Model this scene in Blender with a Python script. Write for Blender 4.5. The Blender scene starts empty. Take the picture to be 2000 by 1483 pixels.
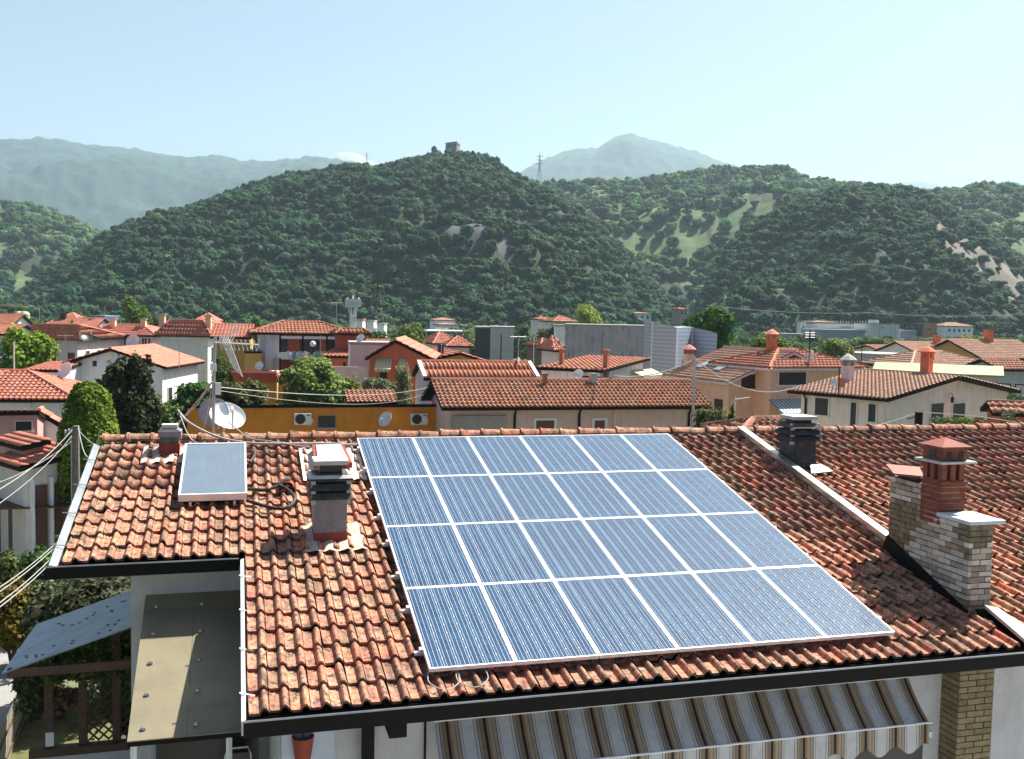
import bpy, math, random
import numpy as np
from mathutils import Vector, Matrix, noise as mnoise
random.seed(7); rng = np.random.default_rng(7)
S = bpy.context.scene
COL = S.collection
rad = math.radians

# ------------------------------------------------------------------ camera, sky, sun, exposure
F_PX = 1906.1
CAM = np.array([-2.052, -17.351, 10.096])
YAW, PITCH, ROLL = rad(-15.78), rad(3.64), rad(1.16)
_fw = np.array([-math.sin(YAW)*math.cos(PITCH), math.cos(YAW)*math.cos(PITCH), -math.sin(PITCH)])
_r = np.array([math.cos(YAW), math.sin(YAW), 0.0]); _u = np.cross(_r, _fw)
_R = _r*math.cos(ROLL)+_u*math.sin(ROLL); _U = -_r*math.sin(ROLL)+_u*math.cos(ROLL)
cd = bpy.data.cameras.new('camera'); cam = bpy.data.objects.new('camera', cd); COL.objects.link(cam)
cam.matrix_world = Matrix(((_R[0], _U[0], -_fw[0], CAM[0]), (_R[1], _U[1], -_fw[1], CAM[1]), (_R[2], _U[2], -_fw[2], CAM[2]), (0, 0, 0, 1)))
cd.sensor_width = 36; cd.lens = F_PX/2000*36; cd.clip_start = 0.1; cd.clip_end = 30000
S.camera = cam
SUN_DIR = Vector((0.62, 0.30, 1.0)).normalized()
SUN_EL = math.asin(SUN_DIR.z); SUN_AZ = math.atan2(SUN_DIR.x, SUN_DIR.y)
w = bpy.data.worlds.new("World"); S.world = w; w.use_nodes = True
nt = w.node_tree; bg = nt.nodes['Background']; sk = nt.nodes.new('ShaderNodeTexSky')
sk.sky_type = 'NISHITA'; sk.sun_disc = False; sk.sun_elevation = SUN_EL; sk.sun_rotation = SUN_AZ
sk.air_density = 0.6; sk.dust_density = 2.0; sk.ozone_density = 1.5
tn = nt.nodes.new('ShaderNodeMix'); tn.data_type = 'RGBA'; tn.blend_type = 'MULTIPLY'; tn.inputs[0].default_value = 1; tn.inputs[7].default_value = (.97, 1.0, 1.02, 1)
nt.links.new(sk.outputs[0], tn.inputs[6]); nt.links.new(tn.outputs[2], bg.inputs[0]); bg.inputs[1].default_value = 0.05
sl = bpy.data.lights.new('sun', 'SUN'); sl.energy = 5.0; sl.angle = rad(0.5); sl.color = (1.0, 0.95, 0.86)
so = bpy.data.objects.new('sun', sl); COL.objects.link(so); so.rotation_euler = SUN_DIR.to_track_quat('Z', 'Y').to_euler()
so.location = (0, 0, 60)
S.view_settings.view_transform = 'Standard'; S.view_settings.look = 'None'
S.view_settings.exposure = 1.5; S.view_settings.gamma = 1.0; S.view_settings.use_curve_mapping = False

# ------------------------------------------------------------------ measuring helpers (photo pixel + distance -> world)
def ray(px, py): return _fw+_R*(px-1000)/F_PX-_U*(py-741.5)/F_PX
def P(px, py, D): return CAM+ray(px, py)*D
def Pz(px, py, z):
    d = ray(px, py); return CAM+d*((z-CAM[2])/d[2])
def Py(px, py, y):
    d = ray(px, py); return CAM+d*((y-CAM[1])/d[1])
def Px(px, py, x):
    d = ray(px, py); return CAM+d*((x-CAM[0])/d[0])

# ------------------------------------------------------------------ materials
MATS = {}
def _new(name):
    m = bpy.data.materials.new(name); m.use_nodes = True; MATS[name] = m
    return m, m.node_tree, m.node_tree.nodes['Principled BSDF']
def _ramp(nt, stops):
    r = nt.nodes.new('ShaderNodeValToRGB'); e = r.color_ramp.elements
    while len(e) < len(stops): e.new(0.5)
    for k, (p, c) in enumerate(stops): e[k].position = p; e[k].color = (*c, 1)
    return r
def _noise(nt, scale, detail=4, rough=.6, vec=None):
    n = nt.nodes.new('ShaderNodeTexNoise'); n.inputs['Scale'].default_value = scale
    n.inputs['Detail'].default_value = detail; n.inputs['Roughness'].default_value = rough
    if vec: nt.links.new(vec, n.inputs['Vector'])
    return n
def _mix(nt, fac, a, b, mode='MIX'):
    m = nt.nodes.new('ShaderNodeMix'); m.data_type = 'RGBA'; m.blend_type = mode
    for s, v in ((0, fac), (6, a), (7, b)):
        if hasattr(v, 'links') or hasattr(v, 'is_linked'): nt.links.new(v, m.inputs[s])
        elif s == 0: m.inputs[0].default_value = v
        else: m.inputs[s].default_value = (*v, 1)
    return m.outputs[2]
def _pos(nt): return nt.nodes.new('ShaderNodeNewGeometry').outputs['Position']
def _bump(nt, h, bsdf, strength=.3, dist=.02):
    b = nt.nodes.new('ShaderNodeBump'); b.inputs['Strength'].default_value = strength; b.inputs['Distance'].default_value = dist
    nt.links.new(h, b.inputs['Height']); nt.links.new(b.outputs[0], bsdf.inputs['Normal'])
def mat(name, col, rough=.7, metal=0.0, var=.12, scale=3.0, bump=0.0, bscale=40, stain=0.0, stain_col=(.12, .11, .09), spec=.5, emit=None):
    if name in MATS: return MATS[name]
    m, nt, b = _new(name)
    b.inputs['Roughness'].default_value = rough; b.inputs['Metallic'].default_value = metal
    b.inputs['Specular IOR Level'].default_value = spec
    p = _pos(nt); n = _noise(nt, scale, 6, .65, p)
    lo = tuple(c*(1-var) for c in col); hi = tuple(min(1, c*(1+var)) for c in col)
    r = _ramp(nt, [(.3, lo), (.7, hi)]); nt.links.new(n.outputs[0], r.inputs[0]); c = r.outputs[0]
    if stain > 0:
        mp = nt.nodes.new('ShaderNodeMapping'); mp.inputs['Scale'].default_value = (1.6, 1.6, .35); nt.links.new(p, mp.inputs[0])
        n2 = _noise(nt, 1.6, 7, .72, mp.outputs[0]); r2 = _ramp(nt, [(.5, (0, 0, 0)), (.72, (stain,)*3)])
        nt.links.new(n2.outputs[0], r2.inputs[0]); c = _mix(nt, r2.outputs[0], c, stain_col)
    nt.links.new(c, b.inputs['Base Color'])
    if bump > 0:
        n3 = _noise(nt, bscale, 5, .7, p); _bump(nt, n3.outputs[0], b, bump, .02)
    if emit: b.inputs['Emission Color'].default_value = (*emit, 1); b.inputs['Emission Strength'].default_value = 1
    return m
def tile_mat(name, base, lich, var=.25, lichen=.6, scale=1.0):
    """terracotta: each tile its own tone (attribute on joined tiles, object random on single ones), pale and black lichen"""
    m, nt, b = _new(name)
    at = nt.nodes.new('ShaderNodeAttribute'); at.attribute_name = 'tint'
    oi = nt.nodes.new('ShaderNodeObjectInfo')
    ad = nt.nodes.new('ShaderNodeMath'); ad.operation = 'ADD'; nt.links.new(at.outputs['Fac'], ad.inputs[0]); nt.links.new(oi.outputs['Random'], ad.inputs[1])
    fr = nt.nodes.new('ShaderNodeMath'); fr.operation = 'FRACT'; nt.links.new(ad.outputs[0], fr.inputs[0])
    b0 = base
    r = _ramp(nt, [(0, tuple(c*(1-var) for c in b0)), (.35, b0), (.7, (b0[0]*1.08, b0[1]*1.22, b0[2]*1.3)), (.9, (b0[0]*1.2, b0[1]*.95, b0[2]*.7)), (1, (b0[0]*.8, b0[1]*.95, b0[2]*1.15))])
    nt.links.new(fr.outputs[0], r.inputs[0])
    p = _pos(nt)
    n = _noise(nt, 2.1*scale, 8, .75, p); r1 = _ramp(nt, [(.42, (0, 0, 0)), (.62, (lichen,)*3)]); nt.links.new(n.outputs[0], r1.inputs[0])
    nf = _noise(nt, 26*scale, 5, .8, p); r1b = _ramp(nt, [(.38, (.15,)*3), (.6, (1,)*3)]); nt.links.new(nf.outputs[0], r1b.inputs[0])
    mm = nt.nodes.new('ShaderNodeMath'); mm.operation = 'MULTIPLY'; nt.links.new(r1.outputs[0], mm.inputs[0]); nt.links.new(r1b.outputs[0], mm.inputs[1])
    c = _mix(nt, mm.outputs[0], r.outputs[0], lich)
    n2 = _noise(nt, 11*scale, 7, .78, p); r2 = _ramp(nt, [(.475, (0, 0, 0)), (.60, (lichen,)*3)]); nt.links.new(n2.outputs[0], r2.inputs[0])
    c = _mix(nt, r2.outputs[0], c, (.055, .048, .04))
    mp = nt.nodes.new('ShaderNodeMapping'); mp.inputs['Scale'].default_value = (5.5, 1.1, 1.1); nt.links.new(p, mp.inputs[0])
    n4 = _noise(nt, 1.3*scale, 6, .7, mp.outputs[0]); r4 = _ramp(nt, [(.45, (0, 0, 0)), (.66, (lichen*.85,)*3)]); nt.links.new(n4.outputs[0], r4.inputs[0])
    c = _mix(nt, r4.outputs[0], c, (.085, .065, .045))
    nt.links.new(c, b.inputs['Base Color']); b.inputs['Roughness'].default_value = .85; b.inputs['Specular IOR Level'].default_value = .3
    _bump(nt, nf.outputs[0], b, .5, .006)
    return m
def leaf_mat(name, c0, c1, c2=None):
    m, nt, b = _new(name)
    at = nt.nodes.new('ShaderNodeAttribute'); at.attribute_name = 'tint'
    oi = nt.nodes.new('ShaderNodeObjectInfo')
    r = _ramp(nt, [(0, c0), (.6, c1), (1, c2 or c1)]); nt.links.new(at.outputs['Fac'], r.inputs[0])
    hs = nt.nodes.new('ShaderNodeHueSaturation')
    for s, lo, hi in (('Hue', .455, .535), ('Value', .5, 1.7), ('Saturation', .75, 1.1)):
        mr = nt.nodes.new('ShaderNodeMapRange'); mr.inputs['To Min'].default_value = lo; mr.inputs['To Max'].default_value = hi
        if s == 'Value': nt.links.new(oi.outputs['Random'], mr.inputs[0])
        else:
            mt = nt.nodes.new('ShaderNodeMath'); mt.operation = 'MULTIPLY'; mt.inputs[1].default_value = 7.13 if s == 'Hue' else 3.7
            nt.links.new(oi.outputs['Random'], mt.inputs[0]); f2 = nt.nodes.new('ShaderNodeMath'); f2.operation = 'FRACT'
            nt.links.new(mt.outputs[0], f2.inputs[0]); nt.links.new(f2.outputs[0], mr.inputs[0])
        nt.links.new(mr.outputs[0], hs.inputs[s])
    nt.links.new(r.outputs[0], hs.inputs['Color'])
    nt.links.new(hs.outputs[0], b.inputs['Base Color']); b.inputs['Roughness'].default_value = .7; b.inputs['Specular IOR Level'].default_value = .12
    tr = nt.nodes.new('ShaderNodeBsdfTranslucent'); nt.links.new(hs.outputs[0], tr.inputs[0])
    mx = nt.nodes.new('ShaderNodeMixShader'); mx.inputs[0].default_value = .28
    out = nt.nodes['Material Output']; nt.links.new(b.outputs[0], mx.inputs[1]); nt.links.new(tr.outputs[0], mx.inputs[2]); nt.links.new(mx.outputs[0], out.inputs[0])
    return m

# ------------------------------------------------------------------ mesh helpers
class MB:
    """collects quads and polygons of ONE object"""
    def __init__(s): s.v = []; s.f = []; s.t = []
    def add(s, vs, fs, tint=0.0):
        o = len(s.v); s.v += [tuple(map(float, q)) for q in vs]; s.f += [tuple(i+o for i in f) for f in fs]; s.t += [tint]*len(vs); return s
    def box(s, x0, x1, y0, y1, z0, z1, tint=0.0):
        return s.add([(x0, y0, z0), (x1, y0, z0), (x1, y1, z0), (x0, y1, z0), (x0, y0, z1), (x1, y0, z1), (x1, y1, z1), (x0, y1, z1)],
                     [(0, 3, 2, 1), (4, 5, 6, 7), (0, 1, 5, 4), (1, 2, 6, 5), (2, 3, 7, 6), (3, 0, 4, 7)], tint)
    def hexa(s, b, t):
        return s.add(list(b)+list(t), [(0, 3, 2, 1), (4, 5, 6, 7), (0, 1, 5, 4), (1, 2, 6, 5), (2, 3, 7, 6), (3, 0, 4, 7)])
    def slab(s, quad, th):
        """quad (4 points, ccw from above) thickened downwards"""
        q = [Vector(p) for p in quad]; n = (q[1]-q[0]).cross(q[3]-q[0]).normalized()
        if n.length < .5: n = (q[1]-q[0]).cross(q[2]-q[0]).normalized()
        return s.hexa([p-n*th for p in q], q)
    def poly(s, pts, th, axis):
        """flat polygon extruded by vector axis*th"""
        a = [Vector(p) for p in pts]; d = Vector(axis)*th; n = len(a)
        return s.add(a+[p+d for p in a], [tuple(range(n-1, -1, -1)), tuple(range(n, 2*n))]+[(i, (i+1) % n, (i+1) % n+n, i+n) for i in range(n)])
    def tube(s, pts, r, n=6, r2=None, cap=True):
        pts = [Vector(p) for p in pts]; m = len(pts); vs = []
        for i, p in enumerate(pts):
            d = (pts[min(i+1, m-1)]-pts[max(i-1, 0)]).normalized()
            a = d.orthogonal().normalized() if abs(d.z) < .99 else Vector((1, 0, 0)).cross(d).normalized()
            if abs(d.z) < .99: a = d.cross(Vector((0, 0, 1))).normalized()
            b = d.cross(a); rr = r if r2 is None else r+(r2-r)*i/(m-1)
            if isinstance(r, (list, tuple)): rr = r[i]
            for k in range(n):
                t = 2*math.pi*k/n; vs.append(p+a*(rr*math.cos(t))+b*(rr*math.sin(t)))
        fs = [(i*n+k, i*n+(k+1) % n, (i+1)*n+(k+1) % n, (i+1)*n+k) for i in range(m-1) for k in range(n)]
        if cap: fs += [tuple(range(n-1, -1, -1)), tuple((m-1)*n+k for k in range(n))]
        return s.add(vs, fs)
    def lathe(s, prof, c=(0, 0, 0), n=16, axis=None):
        vs = []; M = Matrix.Identity(3)
        if axis: M = Vector(axis).to_track_quat('Z', 'Y').to_matrix()
        for (rr, z) in prof:
            for k in range(n):
                t = 2*math.pi*k/n; vs.append(Vector(c)+M @ Vector((rr*math.cos(t), rr*math.sin(t), z)))
        m = len(prof)
        return s.add(vs, [(i*n+k, i*n+(k+1) % n, (i+1)*n+(k+1) % n, (i+1)*n+k) for i in range(m-1) for k in range(n)])
    def build(s, name, m, parent=None, smooth=False, recentre=True):
        me = bpy.data.meshes.new(name); me.from_pydata(s.v, [], s.f); 
        if any(s.t):
            a = me.attributes.new('tint', 'FLOAT', 'POINT'); a.data.foreach_set('value', s.t)
        if smooth: me.polygons.foreach_set('use_smooth', [True]*len(me.polygons))
        me.materials.append(m); o = bpy.data.objects.new(name, me); COL.objects.link(o)
        if parent is None and recentre and s.v:
            a = np.array(s.v); c = ((a[:, 0].min()+a[:, 0].max())/2, (a[:, 1].min()+a[:, 1].max())/2, a[:, 2].min())
            me.transform(Matrix.Translation((-c[0], -c[1], -c[2]))); o.location = c
        if parent is not None: o.parent = parent
        me.update(); return o
def npmesh(name, V, Q, m, parent=None, tint=None, smooth=False):
    """V (N,3), Q (M,3|4): big arrays go in quickly"""
    me = bpy.data.meshes.new(name); V = np.asarray(V, np.float32); Q = np.asarray(Q, np.int32)
    me.vertices.add(len(V)); me.vertices.foreach_set('co', V.ravel())
    k = Q.shape[1]; me.loops.add(Q.size); me.loops.foreach_set('vertex_index', Q.ravel())
    me.polygons.add(len(Q)); me.polygons.foreach_set('loop_start', np.arange(0, Q.size, k, dtype=np.int32))
    try: me.polygons.foreach_set('loop_total', np.full(len(Q), k, np.int32))
    except Exception: pass
    if tint is not None:
        a = me.attributes.new('tint', 'FLOAT', 'POINT'); a.data.foreach_set('value', np.asarray(tint, np.float32))
    me.update(calc_edges=True); me.validate()
    if smooth: me.polygons.foreach_set('use_smooth', [True]*len(me.polygons))
    me.materials.append(m); o = bpy.data.objects.new(name, me); COL.objects.link(o)
    if parent is not None: o.parent = parent
    return o
def tag(o, label=None, cat=None, group=None, kind=None):
    if label: o['label'] = label
    if cat: o['category'] = cat
    if group: o['group'] = group
    if kind: o['kind'] = kind
    return o
def thing(name, label, cat, loc=(0, 0, 0), rz=0.0, group=None):
    o = bpy.data.objects.new(name, None); COL.objects.link(o); o.location = loc; o.rotation_euler = (0, 0, rz); o.empty_display_size = .3
    return tag(o, label, cat, group)
def dup(o, parent=None):
    c = o.copy(); COL.objects.link(c); c.parent = parent
    for ch in o.children: dup(ch, c)
    return c
def slope_tiles(name, e0, e1, r1, r0, m, parent, tw=.21, tl=.37, roll=.05, seg='fine', gap=0.0):
    """wave tiles in rows on the slope e0,e1 (eave, left to right seen from outside) r1,r0 (ridge); every tile has its own edges"""
    e0, e1, r1, r0 = [np.array(p, float) for p in (e0, e1, r1, r0)]
    ux = e1-e0; W = np.linalg.norm(ux); ux /= W
    mid = (r0+r1)/2-e0; up = mid-ux*(mid @ ux); L = np.linalg.norm(up); up /= L; n = np.cross(ux, up)
    a = (r0-e0) @ ux; b = (r1-e0) @ ux
    rows = max(1, round(L/tl)); tl = L/rows; cols = max(1, round(W/tw)); tw = W/cols
    if seg == 'fine': xs = np.array([0, .1, .48, .6, .7, .8, .9, 1.0]); zs = np.array([.3, 0, 0, .35, .9, 1, .75, .25])*roll
    else: xs = np.array([0, .45, .62, .8, 1.0]); zs = np.array([.2, 0, .8, 1, .2])*roll
    k = len(xs); o = []
    for j in range(rows):
        t = (j+.5)/rows; x0 = a*t; x1 = W+(b-W)*t
        for i in range(cols):
            if (i+.5)*tw >= x0-.02 and (i+.5)*tw <= x1+.02: o.append((i*tw, j*tl))
    o = np.array(o) if o else np.zeros((0, 2)); N = len(o); rg = np.random.default_rng(N+3)
    lift = .035*min(1, roll/.05)+rg.random(N)*.006
    j1 = rg.normal(0, .006, (N, 1))*tl*2
    X = o[:, 0:1]+xs[None]*tw
    low = np.stack([X, np.repeat(o[:, 1:2], k, 1)+j1, zs[None]+lift[:, None]], 2)
    top = np.stack([X, np.repeat(o[:, 1:2]+tl*1.04, k, 1)+j1, np.repeat(zs[None]*1.0, N, 0)], 2)
    lip = np.stack([X, np.repeat(o[:, 1:2], k, 1)+j1+.01, zs[None]-.02+0*lift[:, None]], 2)
    A = np.concatenate([low, top, lip], 1).reshape(-1, 3)
    V = e0+A[:, 0:1]*ux+A[:, 1:2]*up+A[:, 2:3]*n
    q = [(i, i+1, k+i+1, k+i) for i in range(k-1)]+[(2*k+i, 2*k+i+1, i+1, i) for i in range(k-1)]
    Q = (np.array(q)[None]+(np.arange(N)*3*k)[:, None, None]).reshape(-1, 4)
    ob = npmesh(name, V, Q, m, parent, np.repeat(rg.random(N), 3*k)); ob['kind'] = 'stuff'
    return ob
def leaf_cloud(lobes, n, size, seed=0, shell=.55, flat=.0, stretch=1.0, noise_s=.55, jit=.5):
    """leaf clumps scattered through the outer layers of uneven lobes [(cx,cy,cz,rx,ry,rz)...]"""
    rg = np.random.default_rng(seed); L = np.array(lobes, float); vol = L[:, 3]*L[:, 4]+L[:, 4]*L[:, 5]+L[:, 3]*L[:, 5]
    idx = rg.choice(len(L), n, p=vol/vol.sum()); d = rg.normal(size=(n, 3)); d /= np.linalg.norm(d, axis=1)[:, None]
    d[:, 2] = np.where(d[:, 2] < -.55, -d[:, 2], d[:, 2])
    ph = rg.random((len(L), 9))*6.28; q = ph[idx]
    bump = (np.sin(d[:, 0]*5.1+q[:, 0])*np.sin(d[:, 1]*4.7+q[:, 1])+np.sin(d[:, 2]*6.3+q[:, 2])*np.sin(d[:, 0]*7.9+q[:, 3])+.7*np.sin(d[:, 1]*13+q[:, 4])*np.sin(d[:, 2]*11+q[:, 5]))*.5
    rr = (shell+(1-shell)*rg.random(n)**.5)*(1+noise_s*bump*.6)
    c = L[idx, :3]+d*L[idx, 3:]*rr[:, None]
    nn = d+rg.normal(size=(n, 3))*jit; nn[:, 2] += .2; nn /= np.linalg.norm(nn, axis=1)[:, None]
    a = np.cross(nn, rg.normal(size=(n, 3))); a /= np.linalg.norm(a, axis=1)[:, None]; b = np.cross(nn, a)
    s = size*(.55+.9*rg.random((n, 1))); b = b*stretch
    V = np.stack([c-a*s*.5, c-b*s*.5+nn*s*.08, c+a*s*.5, c+b*s*.5+nn*s*.08], 1).reshape(-1, 3)
    Q = np.arange(n*4).reshape(-1, 4); t = np.clip(.35+.45*rg.random(n)+.35*bump*.6, 0, 1)
    return V, Q, np.repeat(t, 4)
def blob(lobes, k=.78, sub=2):
    """rough inner mass of a crown so that the sky does not show everywhere"""
    vs, fs = [], []
    base = _ico(sub)
    for j, (cx, cy, cz, rx, ry, rz) in enumerate(lobes):
        o = len(vs)
        for p in base[0]:
            f = k*(1+.22*mnoise.noise(Vector(p)*2.2+Vector((cx, cy, j*3.1))))
            vs.append((cx+p[0]*rx*f, cy+p[1]*ry*f, cz+p[2]*rz*f))
        fs += [tuple(i+o for i in t) for t in base[1]]
    return np.array(vs), np.array(fs)
_icoc = {}
def _ico(sub):
    if sub in _icoc: return _icoc[sub]
    import bmesh
    bm = bmesh.new(); bmesh.ops.create_icosphere(bm, subdivisions=sub, radius=1)
    r = ([tuple(v.co) for v in bm.verts], [tuple(v.index for v in f.verts) for f in bm.faces]); bm.free(); _icoc[sub] = r
    return r
def crown(name, lobes, n, size, m, parent, seed=0, core=.7, **kw):
    V, Q, t = leaf_cloud(lobes, n, size, seed, **kw)
    if core:
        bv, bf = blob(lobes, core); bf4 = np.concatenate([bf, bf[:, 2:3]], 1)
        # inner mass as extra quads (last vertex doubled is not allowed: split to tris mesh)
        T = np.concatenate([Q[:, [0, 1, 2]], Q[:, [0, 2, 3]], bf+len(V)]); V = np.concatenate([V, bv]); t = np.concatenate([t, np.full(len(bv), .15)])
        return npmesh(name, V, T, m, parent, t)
    return npmesh(name, V, Q, m, parent, t)

# ------------------------------------------------------------------ shared materials
M_grass = mat('grass_earth', (.11, .12, .06), .95, var=.4, scale=.25, bump=.4, bscale=6)
M_path = mat('pale_concrete', (.26, .25, .235), .9, var=.1, scale=1.5, bump=.2)
M_asph = mat('asphalt', (.06, .06, .062), .9, var=.15, scale=2)
M_leaf = [leaf_mat('leaf_mid', (.018, .04, .012), (.055, .11, .022), (.12, .19, .035)),
          leaf_mat('leaf_bright', (.03, .07, .01), (.11, .20, .022), (.24, .33, .05)),
          leaf_mat('leaf_dark', (.016, .036, .010), (.045, .085, .022), (.17, .20, .06)),
          leaf_mat('leaf_olive', (.03, .045, .022), (.085, .115, .055), (.17, .2, .11)),
          leaf_mat('leaf_autumn', (.05, .045, .015), (.15, .10, .03), (.26, .18, .05))]
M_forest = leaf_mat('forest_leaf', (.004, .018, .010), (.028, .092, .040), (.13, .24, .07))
M_bark = mat('bark', (.09, .07, .05), .9, var=.3, scale=8, bump=.6)
M_rock = mat('cliff_rock', (.05, .055, .07), .9, var=.35, scale=.12, bump=.8, bscale=.8)
M_scar = mat('earth_scar', (.13, .11, .09), .95, var=.4, scale=.08, bump=.8, bscale=.6)
M_meadow = mat('meadow_grass', (.065, .105, .035), .95, var=.5, scale=.12, bump=1.0, bscale=.5)
M_floor = mat('forest_floor', (.02, .035, .014), .95, var=.5, scale=.25, bump=1.0, bscale=.5)
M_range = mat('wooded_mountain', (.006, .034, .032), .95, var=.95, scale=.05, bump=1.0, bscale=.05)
M_quarry = mat('marble_quarry_rock', (.30, .31, .33), .9, var=.3, scale=.01, bump=.6, bscale=.02)

# ------------------------------------------------------------------ ground
g = MB(); g.add([(-9000, -60, 0), (9500, -60, 0), (9500, 9500, 0), (-9000, 9500, 0)], [(0, 1, 2, 3)])
gr = g.build('ground', M_grass); gr['kind'] = 'structure'

cy_ = MB().add([(-3.4, -45, .004), (30, -45, .004), (30, -6.8, .004), (-3.4, -6.8, .004)], [(0, 1, 2, 3)]).build('bounce_paving', mat('pale_paving', (.45, .44, .42), .9)); cy_['kind'] = 'structure'  # unseen paving, added so the front wall gets neutral bounce light instead of green
# ------------------------------------------------------------------ hills
FH = np.array([_fw[0], _fw[1]]); FH /= np.linalg.norm(FH); RH = np.array([FH[1], -FH[0]])
def eff(px, py, D):
    d = ray(px, py); fh = d[:2] @ FH
    return 1000+F_PX*(d[:2] @ RH)/fh, CAM[2]+D*d[2]/fh
def xy(pe, D): return CAM[:2]+D*(FH+RH*(pe-1000)/F_PX)
def project(p):
    d = np.asarray(p)-CAM; z = d @ _fw
    return 1000+F_PX*(d @ _R)/z, 741.5-F_PX*(d @ _U)/z
class Hill:
    def __init__(s, name, sky, Dc, Df, z0=0.0, power=1.0, back=.6, amp=8., wl=70., res=(150, 46), drop=0.0, m=M_floor, fine=0.0, attrs=None, label=None, seed=0, lat=None):
        s.Dc, s.Df, s.z0, s.pw, s.amp, s.wl, s.fine, s.back, s.seed = Dc, Df, z0, power, amp, wl, fine, back, seed
        pe = [eff(x, y, Dc) for x, y in sky]; s.pe = np.array([p[0] for p in pe]); s.zc = np.array([p[1] for p in pe])-drop
        nx, ny = res; V = []
        xs = np.linspace(s.pe[0], s.pe[-1], nx)
        ts = np.concatenate([np.linspace(-.06, 1, ny), np.linspace(1, 1+back, ny//2)[1:]])
        for t in ts:
            for x in xs:
                D = Df+(Dc-Df)*t; q = xy(x, D); V.append((q[0], q[1], s.z(x, D, q)))
        n = len(ts); Q = [(j*nx+i, j*nx+i+1, (j+1)*nx+i+1, (j+1)*nx+i) for j in range(n-1) for i in range(nx-1)]
        s.V = np.array(V); s.o = npmesh(name, s.V, Q, m, smooth=True); s.o['kind'] = 'structure'; s.Q = np.array(Q)
    def z(s, pe, D, q):
        t = (D-s.Df)/(s.Dc-s.Df); zc = np.interp(pe, s.pe, s.zc)
        if t < 0: return s.z0-2
        if t <= 1: pr = math.sin(t*math.pi/2)**s.pw; k = min(1, 2.2*(1-pr))*min(1, (zc-s.z0)/60)*min(1, t*6)
        else: pr = math.cos((t-1)/s.back*math.pi/2)**.8 if t < 1+s.back else 0; k = .25*(1-pr)
        v = Vector((q[0]/s.wl, q[1]/s.wl, s.seed)); nz = mnoise.fractal(v, 1, 2, 4)
        z = s.z0+(zc-s.z0)*pr+nz*s.amp*k
        if s.fine: z += mnoise.noise(Vector((q[0]/s.fine, q[1]/s.fine, 3)))*s.fine*.35
        return z
    def paint(s, mats, fn):
        """per-face material by a function of the photo pixel of the face"""
        for mm in mats: s.o.data.materials.append(mm)
        idx = []
        for f in s.Q:
            c = s.V[f].mean(0); x, y = project(c); idx.append(fn(x, y, c))
        s.o.data.polygons.foreach_set('material_index', idx)
    def scatter(s, step, keep=None, tmax=1.12, smin=3.2, smax=5.2, rg=None, kinds=4, tmin=0.0):
        rg = rg or np.random.default_rng(5); out = []
        x0 = xy(s.pe[0], s.Df), xy(s.pe[-1], s.Df), xy(s.pe[0], s.Dc*1.1), xy(s.pe[-1], s.Dc*1.1)
        mn = np.min(x0, 0); mx = np.max(x0, 0)
        for gx in np.arange(mn[0], mx[0], step):
            for gy in np.arange(mn[1], mx[1], step):
                q = np.array([gx, gy])+rg.uniform(-.45, .45, 2)*step; r = q-CAM[:2]; D = r @ FH
                if D < 10: continue
                t = (D-s.Df)/(s.Dc-s.Df); pe = 1000+F_PX*(r @ RH)/D
                if t < tmin or t > tmax or pe < s.pe[0] or pe > s.pe[-1] or pe < -60 or pe > 2080: continue
                z = s.z(pe, D, q)
                if z < -1: continue
                p = np.array([q[0], q[1], z])
                if keep:
                    x, y = project(p)
                    if not keep(x, y, p, rg): continue
                sc = rg.uniform(smin, smax); out.append((q[0], q[1], z, sc))
        return out

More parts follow.
